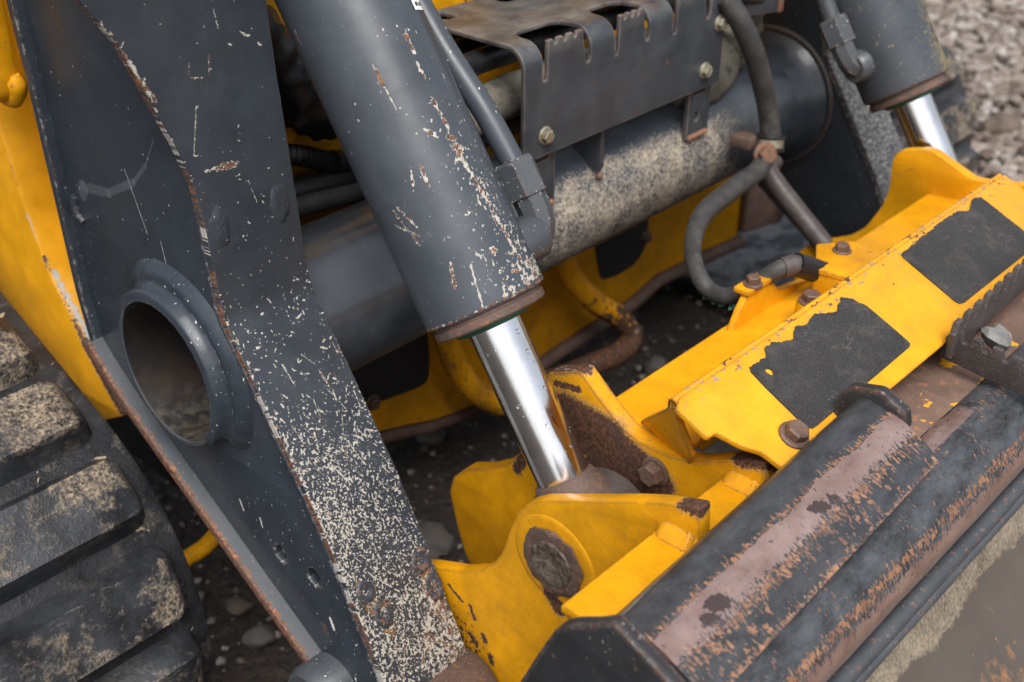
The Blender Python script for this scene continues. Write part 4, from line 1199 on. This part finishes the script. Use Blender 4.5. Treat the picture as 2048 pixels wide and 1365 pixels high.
# grip patches, torn at the back
def ragged(pts, amp=.0008, step=.0022, seed=0):
    rnd = random.Random(seed); out = []; n = len(pts)
    for i in range(n):
        a, b = Vector(pts[i][:2]), Vector(pts[(i+1) % n][:2])
        torn = len(pts[i]) > 2
        k = max(1, int((b-a).length/step)) if torn else 1
        for j in range(k):
            p = a.lerp(b, j/k)
            if torn and j: p += Vector((rnd.uniform(-amp, amp), rnd.uniform(-amp, amp)))
            out.append((p.x, p.y))
    return out
def patch(pts, holes=(), seed=1):
    q = ragged(pts, seed=seed)
    add('grip_patch', plate_mesh([(x, sv(y)) for x, y in q], SO + Vector((0, -math.sin(SA), math.cos(SA)))*.0007, (1, 0, 0), SV, .0014, .0002, [[(x, sv(y)) for x, y in h] for h in holes]), M_GRIP, cp, 20)
p1 = [(.1359, -.0817, 1), (.139, -.0781, 1), (.1612, -.0791, 1), (.1694, -.0726, 1), (.1811, -.0731, 1), (.1866, -.077, 1), (.2007, -.0803, 1), (.2139, -.0731, 1), (.2261, -.0764, 1), (.2428, -.0734, 1), (.2671, -.0824, 1), (.2867, -.0745, 1), (.2947, -.0801, 1), (.3015, -.0938), (.3025, -.1143), (.3028, -.1335), (.3022, -.1365), (.2984, -.138), (.1455, -.1401), (.138, -.1398), (.1345, -.1375), (.1335, -.1331), (.1345, -.0967)]
patch(p1, [[(.1524, -.0866), (.1545, -.089), (.1529, -.0921), (.1491, -.0922), (.1478, -.089), (.1482, -.0865)]], 2)
p2 = [(.3952, -.0770), (.3975, -.0742, 1), (.4286, -.0727, 1), (.4838, -.0708, 1), (.5177, -.0712, 1), (.5342, -.0777, 1), (.5539, -.07, 1), (.5677, -.0724, 1), (.5693, -.0873, 1), (.5700, -.1218), (.5690, -.1365), (.5640, -.1385), (.4058, -.1380), (.3985, -.1365), (.3960, -.1325)]
patch(p2, [], 5)
nst = Vector((0, -math.sin(SA), math.cos(SA)))
bolt(cp, on_step(.1167, -.1352, .001), nst, .0088, M_RBOLT, .0085, .1)
# hose brackets and bolts on the inner bar
add('hose_bracket', plate_mesh(fillet([(.388, .004), (.436, .032), (.470, .006), (.455, -.052), (.392, -.040)], .004, 3), (0, 0, .417), (1, 0, 0), (0, 1, 0), .006, .001), M_YEL_CH, cp, 30)
add('hose_bracket', plate_mesh([(-.04, .388), (.006, .388), (.006, .414), (-.04, .414)], (.392, 0, 0), (0, 1, 0), (0, 0, 1), .006, .001), M_YEL, cp, 30)
bolt(cp, (.4392, .0045, .420), (0, 0, 1), .0068, M_RBOLT, .0065)
add('bolt_pad', lathe_mesh((.343, -.019, .384), (0, 0, 1), [(0, 0), (0, .0145), (.024, .0135), (.026, .012), (.026, 0)], 40), M_YEL, cp, 40)
bolt(cp, (.343, -.019, .4105), (0, 0, 1), .0085, M_RBOLT, .008, .6)
add('web_bracket', plate_mesh(fillet([(.285, .370), (.480, .370), (.455, .3835), (.4196, .384), (.372, .3935), (.350, .4120), (.316, .4160), (.300, .398)], .003, 3), (0, .034, 0), (1, 0, 0), (0, 0, 1), .007, .001), M_YEL, cp, 30)
add('web_bracket', plate_mesh(fillet([(.308, .028), (.350, .028), (.350, .046), (.308, .046)], .003, 3), (0, 0, .4135), (1, 0, 0), (0, 1, 0), .005, .001), M_YEL, cp, 30)
bolt(cp, (.325, .0345, .4165), (0, 0, 1), .0066, M_RBOLT, .0075, .4)

# ------------------------------------------------------------------ bucket (attachment)
bk = thing('bucket', (.1, -.30, .05), 'worn black and rust bucket edge with angled top rail in the lower right corner', 'bucket')
# angled cap rail: ridge at the back, slope down to the front edge (slightly dented towards its left end)
def cap_rail():
    t = .0062
    top0 = [(-.1635, .4370), (-.1975, .4305), (-.2335, .4125)]
    top1 = [(-.1630, .4535), (-.1960, .4470), (-.2300, .4280)]
    W = Wear(-.135, .175, -.01, .085, .0006, 21)
    for i in range(W.nu):
        u = W.u0 + i*W.h; V = W.v0 + np.arange(W.nv)*W.h
        a = .0222 + .003*wob(u, 22, 1) + .0015*wob(u, 90, 2); b = .0470 + .004*wob(u, 18, 3) + .002*wob(u, 80, 4)
        W.rust[i] = np.clip((V-a)/.002, 0, 1)*np.clip((b-V)/.002, 0, 1)          # polished strip on the bend
        W.rust[i] = np.maximum(W.rust[i], np.clip((V-.0735)/.001, 0, 1))
    rail_bristles(W, .0222, .0018, 800, W.chip, (.002, .007)); rail_bristles(W, .0478, .0026, 800, W.chip, (.003, .010))
    rail_bristles(W, .060, .007, 700, W.chip, (.003, .009), gate=lambda u: max(0, .25+1.1*wob(u, 35, 9))); rail_bristles(W, .0720, .0014, 1000, W.chip, (.0015, .005))
    hole = np.zeros_like(W.chip); rail_bristles(W, .0455, .0022, 900, hole, (.003, .008)); W.rust *= 1-np.clip(hole*1.2, 0, 1)
    for _ in range(24):
        W.flake(W.rs.uniform(-.13, .165), W.rs.uniform(.048, .072), W.rs.uniform(.001, .004), W.rs.uniform(.001, .003), 1.57, 0, 1.2, W.chip)
    for u, v, a, b, g_ in ((.045, .036, .011, .0055, .5), (.060, .041, .009, .005, 1.2), (-.075, .035, .012, .007, .4), (-.088, .040, .009, .0065, .9)):
        W.flake(u, v, a, b, g_, 0, .5, W.tone)
    xs = np.linspace(-.130, .168, 330)
    rings = []; UV = []
    for x in xs:
        k = (x+.130)/.298
        pr = [(a[0]*(1-k)+b[0]*k, a[1]*(1-k)+b[1]*k) for a, b in zip(top0, top1)]
        full = [(pr[0][0]+.030, pr[0][1]-.045), (pr[0][0]+.006, pr[0][1]-.006)] + pr
        full = fillet(full, .006, 4, False)
        i0 = min(range(len(full)), key=lambda q: abs(full[q][0]-pr[0][0]))
        fine_ = full[:i0] + [tuple(p) for p in resample(full[i0:], .0009)][:86]
        while len(fine_) < i0+86: fine_.insert(-1, tuple((Vector(fine_[-1])+Vector(fine_[-2]))*.5))
        ln = [0.0]
        for a, b in zip(fine_[:-1], fine_[1:]): ln.append(ln[-1] + (Vector(b)-Vector(a)).length)
        base = ln[i0]
        ol = offset_profile(fine_, t)
        rings.append([(x, y, z + .0007*mnoise.noise(Vector((x*25, y*40, 1)))) for y, z in ol])
        UV += [(x, l-base) for l in ln] + [(x, -.005)]*len(fine_)
    n = len(rings[0]); m = len(rings); vs = [v for r in rings for v in r]
    I = np.arange(m-1)[:, None]*n; J = np.arange(n)[None, :]; J2 = (J+1) % n
    fs = np.stack([I+J, I+J2, I+n+J2, I+n+J], -1).reshape(-1, 4).tolist()
    fs.append(list(range(n))); fs.append(list(range((m-1)*n, m*n)))
    me = mesh('rail', vs, fs); uv = np.array(UV)
    set_attr(me, 'wear', *[W.sample(uv[:, 0], uv[:, 1], A) for A in (W.chip, W.rust, W.tone)])
    add('top_rail', me, M_WORN, bk, 35)
cap_rail()
def lower_rail():
    rr = .0425; O = (0, -.205, .352)
    W = Wear(-.14, .70, -.14, .14, .0009, 31)
    # v = arc length from the top of the tube, positive towards the front
    for i in range(W.nu):
        u = W.u0 + i*W.h; V = W.v0 + np.arange(W.nv)*W.h
        a = .0455 + .0035*wob(u, 16, 5) + .0015*wob(u, 70, 6)
        W.rust[i] = np.clip((V-a)/.003, 0, 1)*.9
        if u > .17:
            k = max(0, min(1, (u-.17)/.03))*max(0, min(1, (.32-u)/.05))
            W.rust[i] = np.maximum(W.rust[i], k*np.clip((V+.020-.004*wob(u, 40, 8))/.003, 0, 1)*np.clip((.002-V)/.004, 0, 1))
    rail_bristles(W, .0440, .0024, 2500, W.chip, (.003, .010), (.0003, .0007)); rail_bristles(W, .064, .006, 1500, W.chip, (.004, .012), (.0003, .0007))
    rail_bristles(W, .025, .012, 1500, W.chip, (.002, .006), (.0003, .0007), gate=lambda u: max(0, .2+.9*wob(u, 25, 12)))
    rail_bristles(W, -.002, .006, 800, W.chip, (.003, .008), (.0003, .0007), gate=lambda u: 1.0 if .17 < u < .4 else .15)
    hole = np.zeros_like(W.chip); rail_bristles(W, .0485, .0025, 2500, hole, (.004, .010), (.0003, .0007)); W.rust *= 1-np.clip(hole*1.2, 0, 1)
    W.flake(.21, .012, .011, .006, .3, 0, .5, W.tone); W.flake(.19, .020, .008, .005, .3, 0, .5, W.tone)
    na = 250; xs = np.concatenate([np.linspace(-.128, .66, 640), [1.13]])
    A = np.arange(na)/na*2*math.pi
    vs = []; UV = []
    for x in xs:
        r2 = rr + .0004*mnoise.noise(Vector((x*14, 0, 0)))
        vs.append(np.stack([np.full(na, x), O[1]-r2*np.sin(A), O[2]+r2*np.cos(A)], 1))
        UV.append(np.stack([np.full(na, x), np.where(A > math.pi, A-2*math.pi, A)*rr], 1))
    vs = np.concatenate(vs); uv = np.concatenate(UV); m = len(xs)
    I = np.arange(m-1)[:, None]*na; J = np.arange(na)[None, :]; J2 = (J+1) % na
    fs = np.stack([I+J, I+J2, I+na+J2, I+na+J], -1).reshape(-1, 4).tolist()
    fs.append(list(range(na))); fs.append(list(range((m-1)*na, m*na)))
    me = mesh('lower', vs.tolist(), fs)
    set_attr(me, 'wear', *[W.sample(uv[:, 0], uv[:, 1], L) for L in (W.chip, W.rust, W.tone)])
    add('lower_rail', me, M_WORN2, bk, 40)
lower_rail()
near_cap = [(-.075, .300), (-.108, .378), (-.122, .4085), (-.135, .4205), (-.150, .4300), (-.1655, .4425), (-.188, .4330), (-.240, .4090), (-.275, .39), (-.30, .33), (-.25, .24), (-.12, .24)]
add('end_plate', plate_x(fillet(near_cap, .006, 4), -.142, -.1305, .0018), M_CAP, bk, 30)
add('end_plate', plate_x(fillet([(-.138, .415), (-.142, .446), (-.149, .4560), (-.174, .4630), (-.196, .4530), (-.200, .438), (-.17, .42)], .004, 4), .1685, .1800, .0018), M_CAP, bk, 30)
M_SEAM = paint('seam_grey', (.060, .066, .074), lambda g: .42, cs=160, rustshare=2.0, rough=.45, rust_k=1.8)
add('edge_bar', sweep_mesh([(-.128+1.26*i/60, -.2385, .3035+.0006*math.sin(i*.9)) for i in range(61)], .0080, 14, True, .06), M_SEAM, bk, 60)
add('edge_bar', sweep_mesh([(-.128+1.26*i/60, -.2435, .2945+.0005*math.sin(i*.7+1)) for i in range(61)], .0055, 12, True, .06), M_SEAM, bk, 60)
bp = [(-.2395, .300), (-.262, .262), (-.30, .225), (-.42, .140), (-.60, .03)]
add('back_plate', plate_x(offset_profile(fillet(bp, .02, 4, False), .010), -.128, 1.14, .001), M_BUCKET, bk, 40)
bolt(bk, (-.142, -.205, .395), (-1, 0, 0), .010, M_DARKSTEEL, .008)
add('rear_wall', plate_x(offset_profile(fillet([(-.145, .33), (-.150, .05), (-.18, -.05), (-.26, -.118), (-.95, -.122)], .04, 5, False), .012), -.128, 1.15, .001), M_BUCKET, bk, 40)  # unseen bucket back, added to keep front light off the ground behind
add('side_wall', plate_x(fillet([(-.15, .33), (-.24, .31), (-.60, .03), (-.95, -.11), (-.26, -.11), (-.17, -.04)], .02, 4), 1.14, 1.152, .001), M_BUCKET, bk, 40)
# toothed tread strips welded on the rail
def toothed(p0, p1, h, up, t, n, name, seed):
    p0, p1, up = Vector(p0), Vector(p1), Vector(up).normalized()
    L = (p1-p0).length; U = (p1-p0).normalized(); W = U.cross(up).normalized(); V = W.cross(U)
    ol = [(0, 0), (L, 0)]
    top = []
    for i in range(n):
        a = L*i/n; w = L/n
        top += [(a+w*.05, h*.72), (a+w*.22, h), (a+w*.66, h), (a+w*.82, h*.72)]
    ol = [(0, 0), (0, h*.7)] + top + [(L, h*.7), (L, 0)]
    ol = ol[::-1]
    add(name, plate_mesh(ol, p0, U, V, t, .0008), M_DARKSTEEL, bk, 30)
toothed((.332, -.160, .412), (.62, -.158, .424), .034, (0, 0, 1), .006, 14, 'tread_strip', 1)
toothed((.345, -.150, .404), (.338, -.262, .398), .031, (0, 0, 1), .006, 6, 'tread_strip', 2)
toothed((.338, -.245, .398), (.62, -.243, .402), .032, (0, 0, 1), .006, 14, 'tread_strip', 3)
sc = add('stone', stone_mesh(12, .017, (1.15, .8, .6), 2, .45), wood_stone('chip_stone', (.20, .20, .195), 60), None, 30)
sc.location = (.385, -.180, .418); sc.rotation_euler = (.3, .2, .6)
tag(sc, 'angular light grey stone chip caught between the toothed strips on the bucket', 'stone')

# ------------------------------------------------------------------ hose guard
hg = thing('hose_guard', (.44, .35, .488), 'bent dark steel hose guard with toothed notches bolted above the cross tube', 'guard')
def scallops(x0, x1, zt, n=4):
    """top edge of a toothed tab, left to right"""
    out = []; w = (x1-x0)/n
    for i in range(n):
        a = x0+w*i
        out += [(a+w*.02, zt-.0006), (a+w*.10, zt), (a+w*.52, zt), (a+w*.58, zt-.0012)]
        if i < n-1: out += [(a+w*.62, zt-.0042), (a+w*.76, zt-.0060), (a+w*.90, zt-.0042), (a+w*.98, zt-.0016)]
    return out
def guard_sheet():
    r = .020; zs = .584; y0 = .280; L0 = zs; L1 = zs + r*math.pi/2
    vend = L1 + .140
    tabs = [(.3005, .3605, .6075), (.4140, .4605, .6085), (.517, .575, .6085)]
    x0, x1 = .266, .613
    outl = fillet([(x0, .488), (x1, .488), (x1, vend), (x0, vend)], .004, 3)
    # notches in the back edge
    holes = []
    for a, b, zt in tabs:
        h = [(a-.0065, .571), (a-.0055, .5675), (a-.001, .5675), (a, .570)]
        h += scallops(a, b, zt)
        h += [(b, .574), (b+.0015, .5705), (b+.0055, .5715), (b+.0075, .576), (b+.0080, .618), (b+.004, .634), (b-.006, .640), (a+.006, .640), (a-.003, .634), (a-.0065, .622)]
        holes.append(h)
    for a, b in ((.285, .305), (.375, .402)):
        holes.append(fillet([(a, vend-.035), (b, vend-.035), (b, vend-.008), (a, vend-.008)], .009, 4))
    me = plate_mesh(outl, (0, 0, 0), (1, 0, 0), (0, 0, 1), .0045, .0007, holes)   # flat, thickness along y
    bm = bmesh.new(); bm.from_mesh(me)
    for k in range(9):
        bmesh.ops.bisect_plane(bm, geom=bm.verts[:]+bm.edges[:]+bm.faces[:], plane_co=(0, 0, zs + (L1-zs)*k/8), plane_no=(0, 0, 1))
    for v in bm.verts:
        x, w, t = v.co
        in_tab = any(a-.0005 <= x <= b+.0005 and t <= zt+.0005 for a, b, zt in tabs)
        if t <= zs or in_tab:
            v.co = (x, y0+w, t)
        elif t < L1:
            a = (t-zs)/r
            v.co = (x, y0 + r - (r-w)*math.cos(a), zs + (r-w)*math.sin(a))
        else:
            v.co = (x, y0 + r + (t-L1), zs + r - w)
    bm.to_mesh(me); bm.free()
    add('cover', me, M_GUARD, hg, 30)
guard_sheet()
def toothed_tab(xa, xb, y, ztop, zb):
    add('toothed_tab', plate_mesh([(xb, zb), (xa, zb)] + scallops(xa, xb, ztop), (0, y, 0), (1, 0, 0), (0, 0, 1), .0046, .0007), M_GUARD, hg, 30)
toothed_tab(.296, .352, .440, .6000, .560); toothed_tab(.40, .45, .440, .612, .560)
for p in ((.298, .2777, .510), (.579, .2777, .510), (.602, .2777, .561)):
    bolt(hg, p, (0, -1, 0), .0070, M_ZINC, .0062, .5)
st = spline([(.606, .283), (.640, .276), (.672, .262), (.690, .256), (.700, .262)], 6)
add('hose_strap', plate_mesh(offset_profile([(p.x, p.y) for p in st], .006), (0, 0, .575), (1, 0, 0), (0, 1, 0), .030, .0012), M_GUARD, hg, 40)
add('hose_strap', box_mesh((.697, .260, .575), (.010, .012, .033), None, .002), M_RUST_O, hg, 40)

# ------------------------------------------------------------------ hoses
def hose(pts, r, label, mat=M_HOSE, name='hydraulic_hose', n=10, wob=0.0, group=None, seg=18, radfn=None, cat='hose'):
    t = thing(name, pts[0], label, cat, group)
    add('hose_body', sweep_mesh(spline(pts, n), radfn or r, seg, True, wob), mat, t, 60)
    return t
h1 = hose([(.606, .275, .590), (.616, .26, .565), (.636, .25, .527), (.667, .245, .465), (.680, .240, .418), (.674, .235, .395)], .0128, 'thick grey rubber hose hanging from the guard strap down to the cross tube clamp')
add('clamp_band', sweep_mesh([(.6765, .2365, .409), (.6745, .2350, .3975)], .0168, 24), M_ZINC, h1, 40)
add('clamp_band', sweep_mesh([(.6780, .2375, .414), (.6765, .2365, .409)], .0185, 24), M_BLACK, h1, 40)
add('clamp_band', sweep_mesh([(.6745, .2350, .3975), (.6730, .2340, .393)], .0182, 24), M_BLACK, h1, 40)
bolt(h1, (.648, .225, .400), (-.5, -.8, .2), .0105, M_RUST_O, .012)
add('clamp_plate', box_mesh((.662, .262, .405), (.030, .030, .014), None, .003), M_RUST, h1, 40)
h2 = hose([(.672, .234, .394), (.627, .22, .387), (.547, .2, .396), (.437, .17, .408), (.362, .13, .406), (.324, .09, .398), (.340, .075, .382), (.348, .05, .398), (.357, .03, .42), (.376, .02, .424), (.391, .01, .418)], .0100, 'grey rubber hose curling in a loop from the cross tube to the yellow coupler', radfn=lambda t: .0120 if t < .25 else .0120 - .0032*min(1, (t-.25)/.15))
add('end_fitting', sweep_mesh([(.376, .0195, .4235), (.398, .008, .412)], .0118, 24), M_BLACK, h2, 40)
add('hose_nut', hex_mesh((.398, .008, .412), (.022, -.0115, -.0115), .0125, .010, .1, .2), M_BLACK, h2, 25)
add('crimp_collar', sweep_mesh([(.362, .0265, .4225), (.376, .0195, .4235)], .0104, 24), M_DARKSTEEL, h2, 40)
rnd = random.Random(4)
for i, (x, y, z) in enumerate([(.336, .085, .379), (.345, .07, .374), (.330, .092, .384), (.342, .080, .376), (.351, .05, .391), (.3535, .042, .398), (.349, .046, .389)]):
    me = stone_mesh(60+i, .006 if i > 3 else .0045, (1.3, .9, .6), 1, .6); me.transform(Matrix.Translation((x, y-.004, z-.003)))
    add('paint_flake', me, M_TEAL if i < 4 else M_GREEN, h2, 0)
hose([(.12, .345, .560), (.24, .350, .575), (.40, .345, .578), (.62, .335, .578)], .0125, 'black braided hose inside the left end of the hose guard', M_BLACK, group='hoses under the guard', wob=.05)
s1 = hose([(.245, .343, .522), (.285, .340, .533), (.40, .335, .535), (.60, .33, .530), (.64, .325, .51)], .0225, 'grey fabric sleeved hose in the open left end of the hose guard', M_SLEEVE, wob=.12, group='hoses under the guard')
add('hose_core', sweep_mesh([(.17, .358, .498), (.255, .343, .524)], .0165, 20), M_SLEEVE, s1, 60)
hose([(.18, .385, .470), (.30, .378, .478), (.45, .372, .490), (.66, .36, .49)], .013, 'dark lower hose resting on top of the cross tube', M_HOSE, group='hoses under the guard')
hose([(.14, .40, .565), (.30, .395, .570), (.50, .39, .57), (.68, .38, .57)], .016, 'black hose at the back under the guard top', M_BLACK, group='hoses under the guard')
hose([(.60, .335, .470), (.655, .325, .462), (.70, .335, .470), (.74, .36, .48)], .024, 'dusty sleeved hose end leaving the right side of the hose guard', M_SLEEVE, wob=.2, group='hoses under the guard')
hose([(.61, .36, .50), (.665, .36, .495), (.72, .37, .50)], .021, 'short black hose behind the right end of the guard', M_BLACK, group='hoses under the guard')
hose([(.74, .36, .47), (.755, .345, .53), (.762, .35, .60), (.75, .37, .68), (.73, .40, .80)], .030, 'crumpled khaki sleeved hose bundle rising right of the hose guard', M_SLEEVE, wob=.30, seg=26, n=16)
hose([(.60, .29, .60), (.66, .275, .585), (.70, .28, .57), (.73, .31, .56)], .014, 'short grey hose passing through the strap at the guard end', M_HOSE)
# thin pipes behind the cross tube at the left
cor = thing('corrugated_conduit', (.10, .45, .498), 'black corrugated conduit behind the near cylinder', 'conduit')
cpts = spline([(.02, .452, .525), (.109, .45, .498), (.150, .449, .478), (.17, .45, .469), (.24, .45, .46)], 40)
n_ = len(cpts)
add('conduit_body', sweep_mesh(cpts, lambda t: .0100 + .0014*math.copysign(1, math.sin(t*(n_-1)*1.57)), 18), M_BLACK, cor, 60)
add('connector', sweep_mesh([(.157, .449, .4755), (.19, .45, .466)], .0128, 20), M_BLACK, cor, 40)
hose([(.02, .455, .470), (.1075, .452, .459), (.181, .45, .4525), (.28, .45, .445)], .0135, 'black hose between the corrugated conduit and the grey steel pipe', M_BLACK)
hose([(.02, .445, .452), (.1103, .44, .446), (.194, .44, .4365), (.32, .44, .425)], .0115, 'plain grey steel pipe just above the cross tube', M_HOSE, name='steel_pipe', cat='pipe')
hose([(.06, .46, .66), (.10, .455, .605), (.118, .452, .565), (.14, .455, .535), (.19, .46, .520)], .026, 'black rubber hose bundle behind the top of the near cylinder', M_BLACK, wob=.3)
hose([(.74, .265, .352), (.72, .2555, .341), (.72, .1718, .2749), (.72, .15, .255)], .013, 'dark rod running down from the cross tube to the far yellow bracket', M_DARKSTEEL, name='steel_rod', cat='rod')

# ------------------------------------------------------------------ chassis
ch = thing('loader_chassis', (.45, .60, GZ), 'yellow machine body behind the loader arm, with black grip panels', 'machine body')
wall_o = [(.00, .02), (.16, .085), (.206, .086), (.26, .070), (.32, .050), (.43, .030), (.47, .045), (.55, .055), (.66, .062), (.735, .064), (.80, .080), (.92, .075), (1.035, .066), (1.035, .95), (.00, .95)]
add('front_wall', plate_mesh(wall_o, (0, .488, 0), (1, 0, 0), (0, 0, 1), .010, .0015), M_YEL_CH, ch, 30)
def cpatch(pts, name='grip_panel'):
    add(name, plate_mesh(fillet(pts, .014, 5), (0, .4818, 0), (1, 0, 0), (0, 0, 1), .0022, .0004), M_GRIP2, ch, 30)
cpatch([(.15, .30), (.15, .150), (.21, .137), (.222, .1265), (.2937, .1152), (.3105, .119), (.313, .1635), (.300, .30)])
cpatch([(.630, .30), (.645, .1836), (.662, .126), (.70, .120), (.7425, .1217), (.7658, .1386), (.772, .165), (.760, .30)])
bolt(ch, (.214, .4815, .131), (0, -1, 0), .0075, M_RBOLT)
bolt(ch, (.765, .4815, .160), (0, -1, 0), .0075, M_RBOLT)
lip = [(.2, .078), (.26, .063), (.32, .043), (.43, .020)]
add('lower_lip', sweep_mesh([(x, .492, z-.004) for x, z in [(.02, .02), (.16, .072), (.206, .074), (.26, .060), (.32, .040), (.43, .020)]], .010, 10, True, .1), M_RUST, ch, 60)
add('lower_lip', sweep_mesh([(x, .478, z) for x, z in [(.47, .038), (.55, .046), (.66, .052), (.735, .056), (.80, .072), (.92, .066), (1.035, .056)]], .011, 10, True, .1), M_RUST, ch, 60)
pipe1 = spline([(.532, .464, .300), (.5394, .455, .228), (.553, .445, .183), (.5862, .43, .1397), (.624, .418, .105), (.640, .405, .072), (.610, .40, .060), (.557, .41, .058), (.48, .43, .055), (.40, .46, .05)], 10)
add('pipe_guard', sweep_mesh(pipe1, .0165, 22, True, .03), yellow('pipe_yellow_paint', 0, .0, .0, dirt=.5, dfun=lambda g: g.mr(g.xyz()[2], .17, .075, .30, 1.2), cs=90), ch, 60)
pipe2 = spline([(.31, .466, .30), (.3156, .452, .1931), (.330, .445, .1393), (.352, .44, .100), (.40, .44, .055)], 10)
add('pipe_guard', sweep_mesh(pipe2, .0165, 22, True, .03), yellow('pipe_yellow_paint_b', 0, .5, .9, dirt=.7), ch, 60)
add('corner_plate', plate_mesh(fillet([(1.03, .075), (1.155, .055), (1.165, .085), (1.10, .17), (1.03, .20)], .008, 3), (0, .476, 0), (1, 0, 0), (0, 0, 1), .012, .002), rust_mat('brown_plate', 1.3, .1, (.10, .062, .05), .5), ch, 30)
add('cable_boss', lathe_mesh((.115, .483, .525), (0, -1, 0), [(0, 0), (0, .030), (.008, .029), (.010, .026), (.010, 0)], 40), M_YEL_CH, ch, 40)
add('belly_plate', box_mesh((.45, .90, .12), (.86, .70, .20), None, .01), M_BLACK, ch, 40)  # machine underside, added in black to keep the gap below dark
add('side_panel', box_mesh((1.18, 1.15, .62), (.28, 1.2, 1.1), None, .01), M_BLACK, ch, 40)  # black panel standing in for the dark interior behind the far leg
add('cab_front', box_mesh((.45, 1.05, 1.15), (1.02, 1.1, 1.6), None, .02), M_YEL_CH, ch, 40)  # unseen cab body, added to block sky light from behind
add('cross_bar', sweep_mesh([(-.02, .47, .085), (-.06, .455, .085), (-.16, .45, .085)], .0095, 14), M_YEL_CH, ch, 60)
add('valve_block', box_mesh((.47, .455, .63), (.09, .05, .05), None, .004), M_GREY, ch, 40)
# tower on the left, beside the arm
tw = [(.690, .95), (.648, .60), (.6347, .5325), (.6260, .5017), (.617, .4485), (.5958, .3867), (.5494, .3254), (.5211, .2952), (.495, .262), (.60, .20), (.95, .20), (.95, .95)]
add('tower', plate_x(fillet(tw, .010, 4), -.1005, .02, .004), M_TOWER, ch, 30)
tg = [(.498, .95), (.522, .70), (.5306, .6175), (.534, .6030), (.5500, .5945), (.5633, .6008), (.570, .62), (.60, .95)]
add('latch_plate', plate_x(fillet([(y+.022, z-.012) for y, z in tg], .008, 4), -.128, -.108, .003), M_YEL, ch, 40)
weld(ch, [(-.110, .552, .612), (-.1095, .555, .598), (-.1095, .566, .585), (-.110, .585, .588)], .0085, M_YEL)

# ------------------------------------------------------------------ rubber tracks
TC = (.555, .09)
def track(x0, x1, label, lug_end, lug_start):
    t = thing('rubber_track', ((x0+x1)/2, TC[0], GZ), label, 'rubber track', 'rubber tracks')
    prof = []
    for a in range(-70, 67, 4): prof.append((TC[0]-.222*math.cos(R(a)), TC[1]+.222*math.sin(R(a))))
    Tn = (math.sin(R(66)), math.cos(R(66)))
    last = (TC[0]-.222*math.cos(R(66)), TC[1]+.222*math.sin(R(66)))
    prof[-1] = last
    prof.append((last[0]+.9*Tn[0], last[1]+.9*Tn[1]))
    low = (prof[0][0]+.8, prof[0][1])
    ol = [low] + prof + [(prof[-1][0]+.012, prof[-1][1]-.03)]
    inner = [(TC[0]-.190*math.cos(R(a)), TC[1]+.190*math.sin(R(a))) for a in range(66, -71, -8)]
    ol = ol + inner + [(low[0], low[1]+.03)]
    add('belt', plate_x(ol, x0, x1, .008), M_RUBBER, t, 40)
    def lug(a):
        b_ = min(a, 66)
        N = Vector((0, -math.cos(R(b_)), math.sin(R(b_)))); T = Vector((0, math.sin(R(b_)), math.cos(R(b_))))
        O = Vector((0, TC[0], TC[1])) + T*max(0, R(a-66)*.222)
        secs = []
        steps = [(lug_start, .55, .35), (lug_start+.006, .85, .75), (lug_start+.018, 1, 1), (lug_end-.018, 1, 1), (lug_end-.006, .85, .75), (lug_end, .55, .35)]
        xs2 = [steps[0], steps[1], steps[2]] + [(lug_start+.018+(lug_end-lug_start-.036)*k/10, 1, 1) for k in range(1, 10)] + steps[3:]
        for x, kw, kh in xs2:
            b, tp, h = .0400*(.6+.4*kw), .0295*kw, .0295*kh
            w = .0012*mnoise.noise(Vector((x*30, a, 0)))
            pr = [(-b, -.004), (-b*.86, .006*kh), (-tp-.0012, h-.0022), (-tp, h-.0003+w), (-tp*.4, h+w), (tp*.4, h+w*.5), (tp, h-.0003), (tp+.0012, h-.0022), (b*.86, .006*kh), (b, -.004)]
            secs.append([O + Vector((x, 0, 0)) + T*u + N*(.222+v_) for u, v_ in pr])
        n = 10; vs = [v for s in secs for v in s]; fs = []
        for i in range(len(secs)-1):
            for j in range(n):
                fs.append((i*n+j, i*n+(j+1) % n, i*n+n+(j+1) % n, i*n+n+j))
        fs.append(tuple(range(n))); fs.append(tuple(range((len(secs)-1)*n, len(secs)*n)))
        add('tread_lug', mesh('lug', vs, fs), M_LUG, t, 35)
    for a in (-27, -2.5, 22, 46.5, 71, 95.5, 120, 144.5): lug(a)
track(-.56, -.133, 'muddy black rubber track with thick lugs at the lower left', -.155, -.54)
track(1.10, 1.60, 'far black rubber track half hidden behind the right cylinder', 1.575, 1.13)
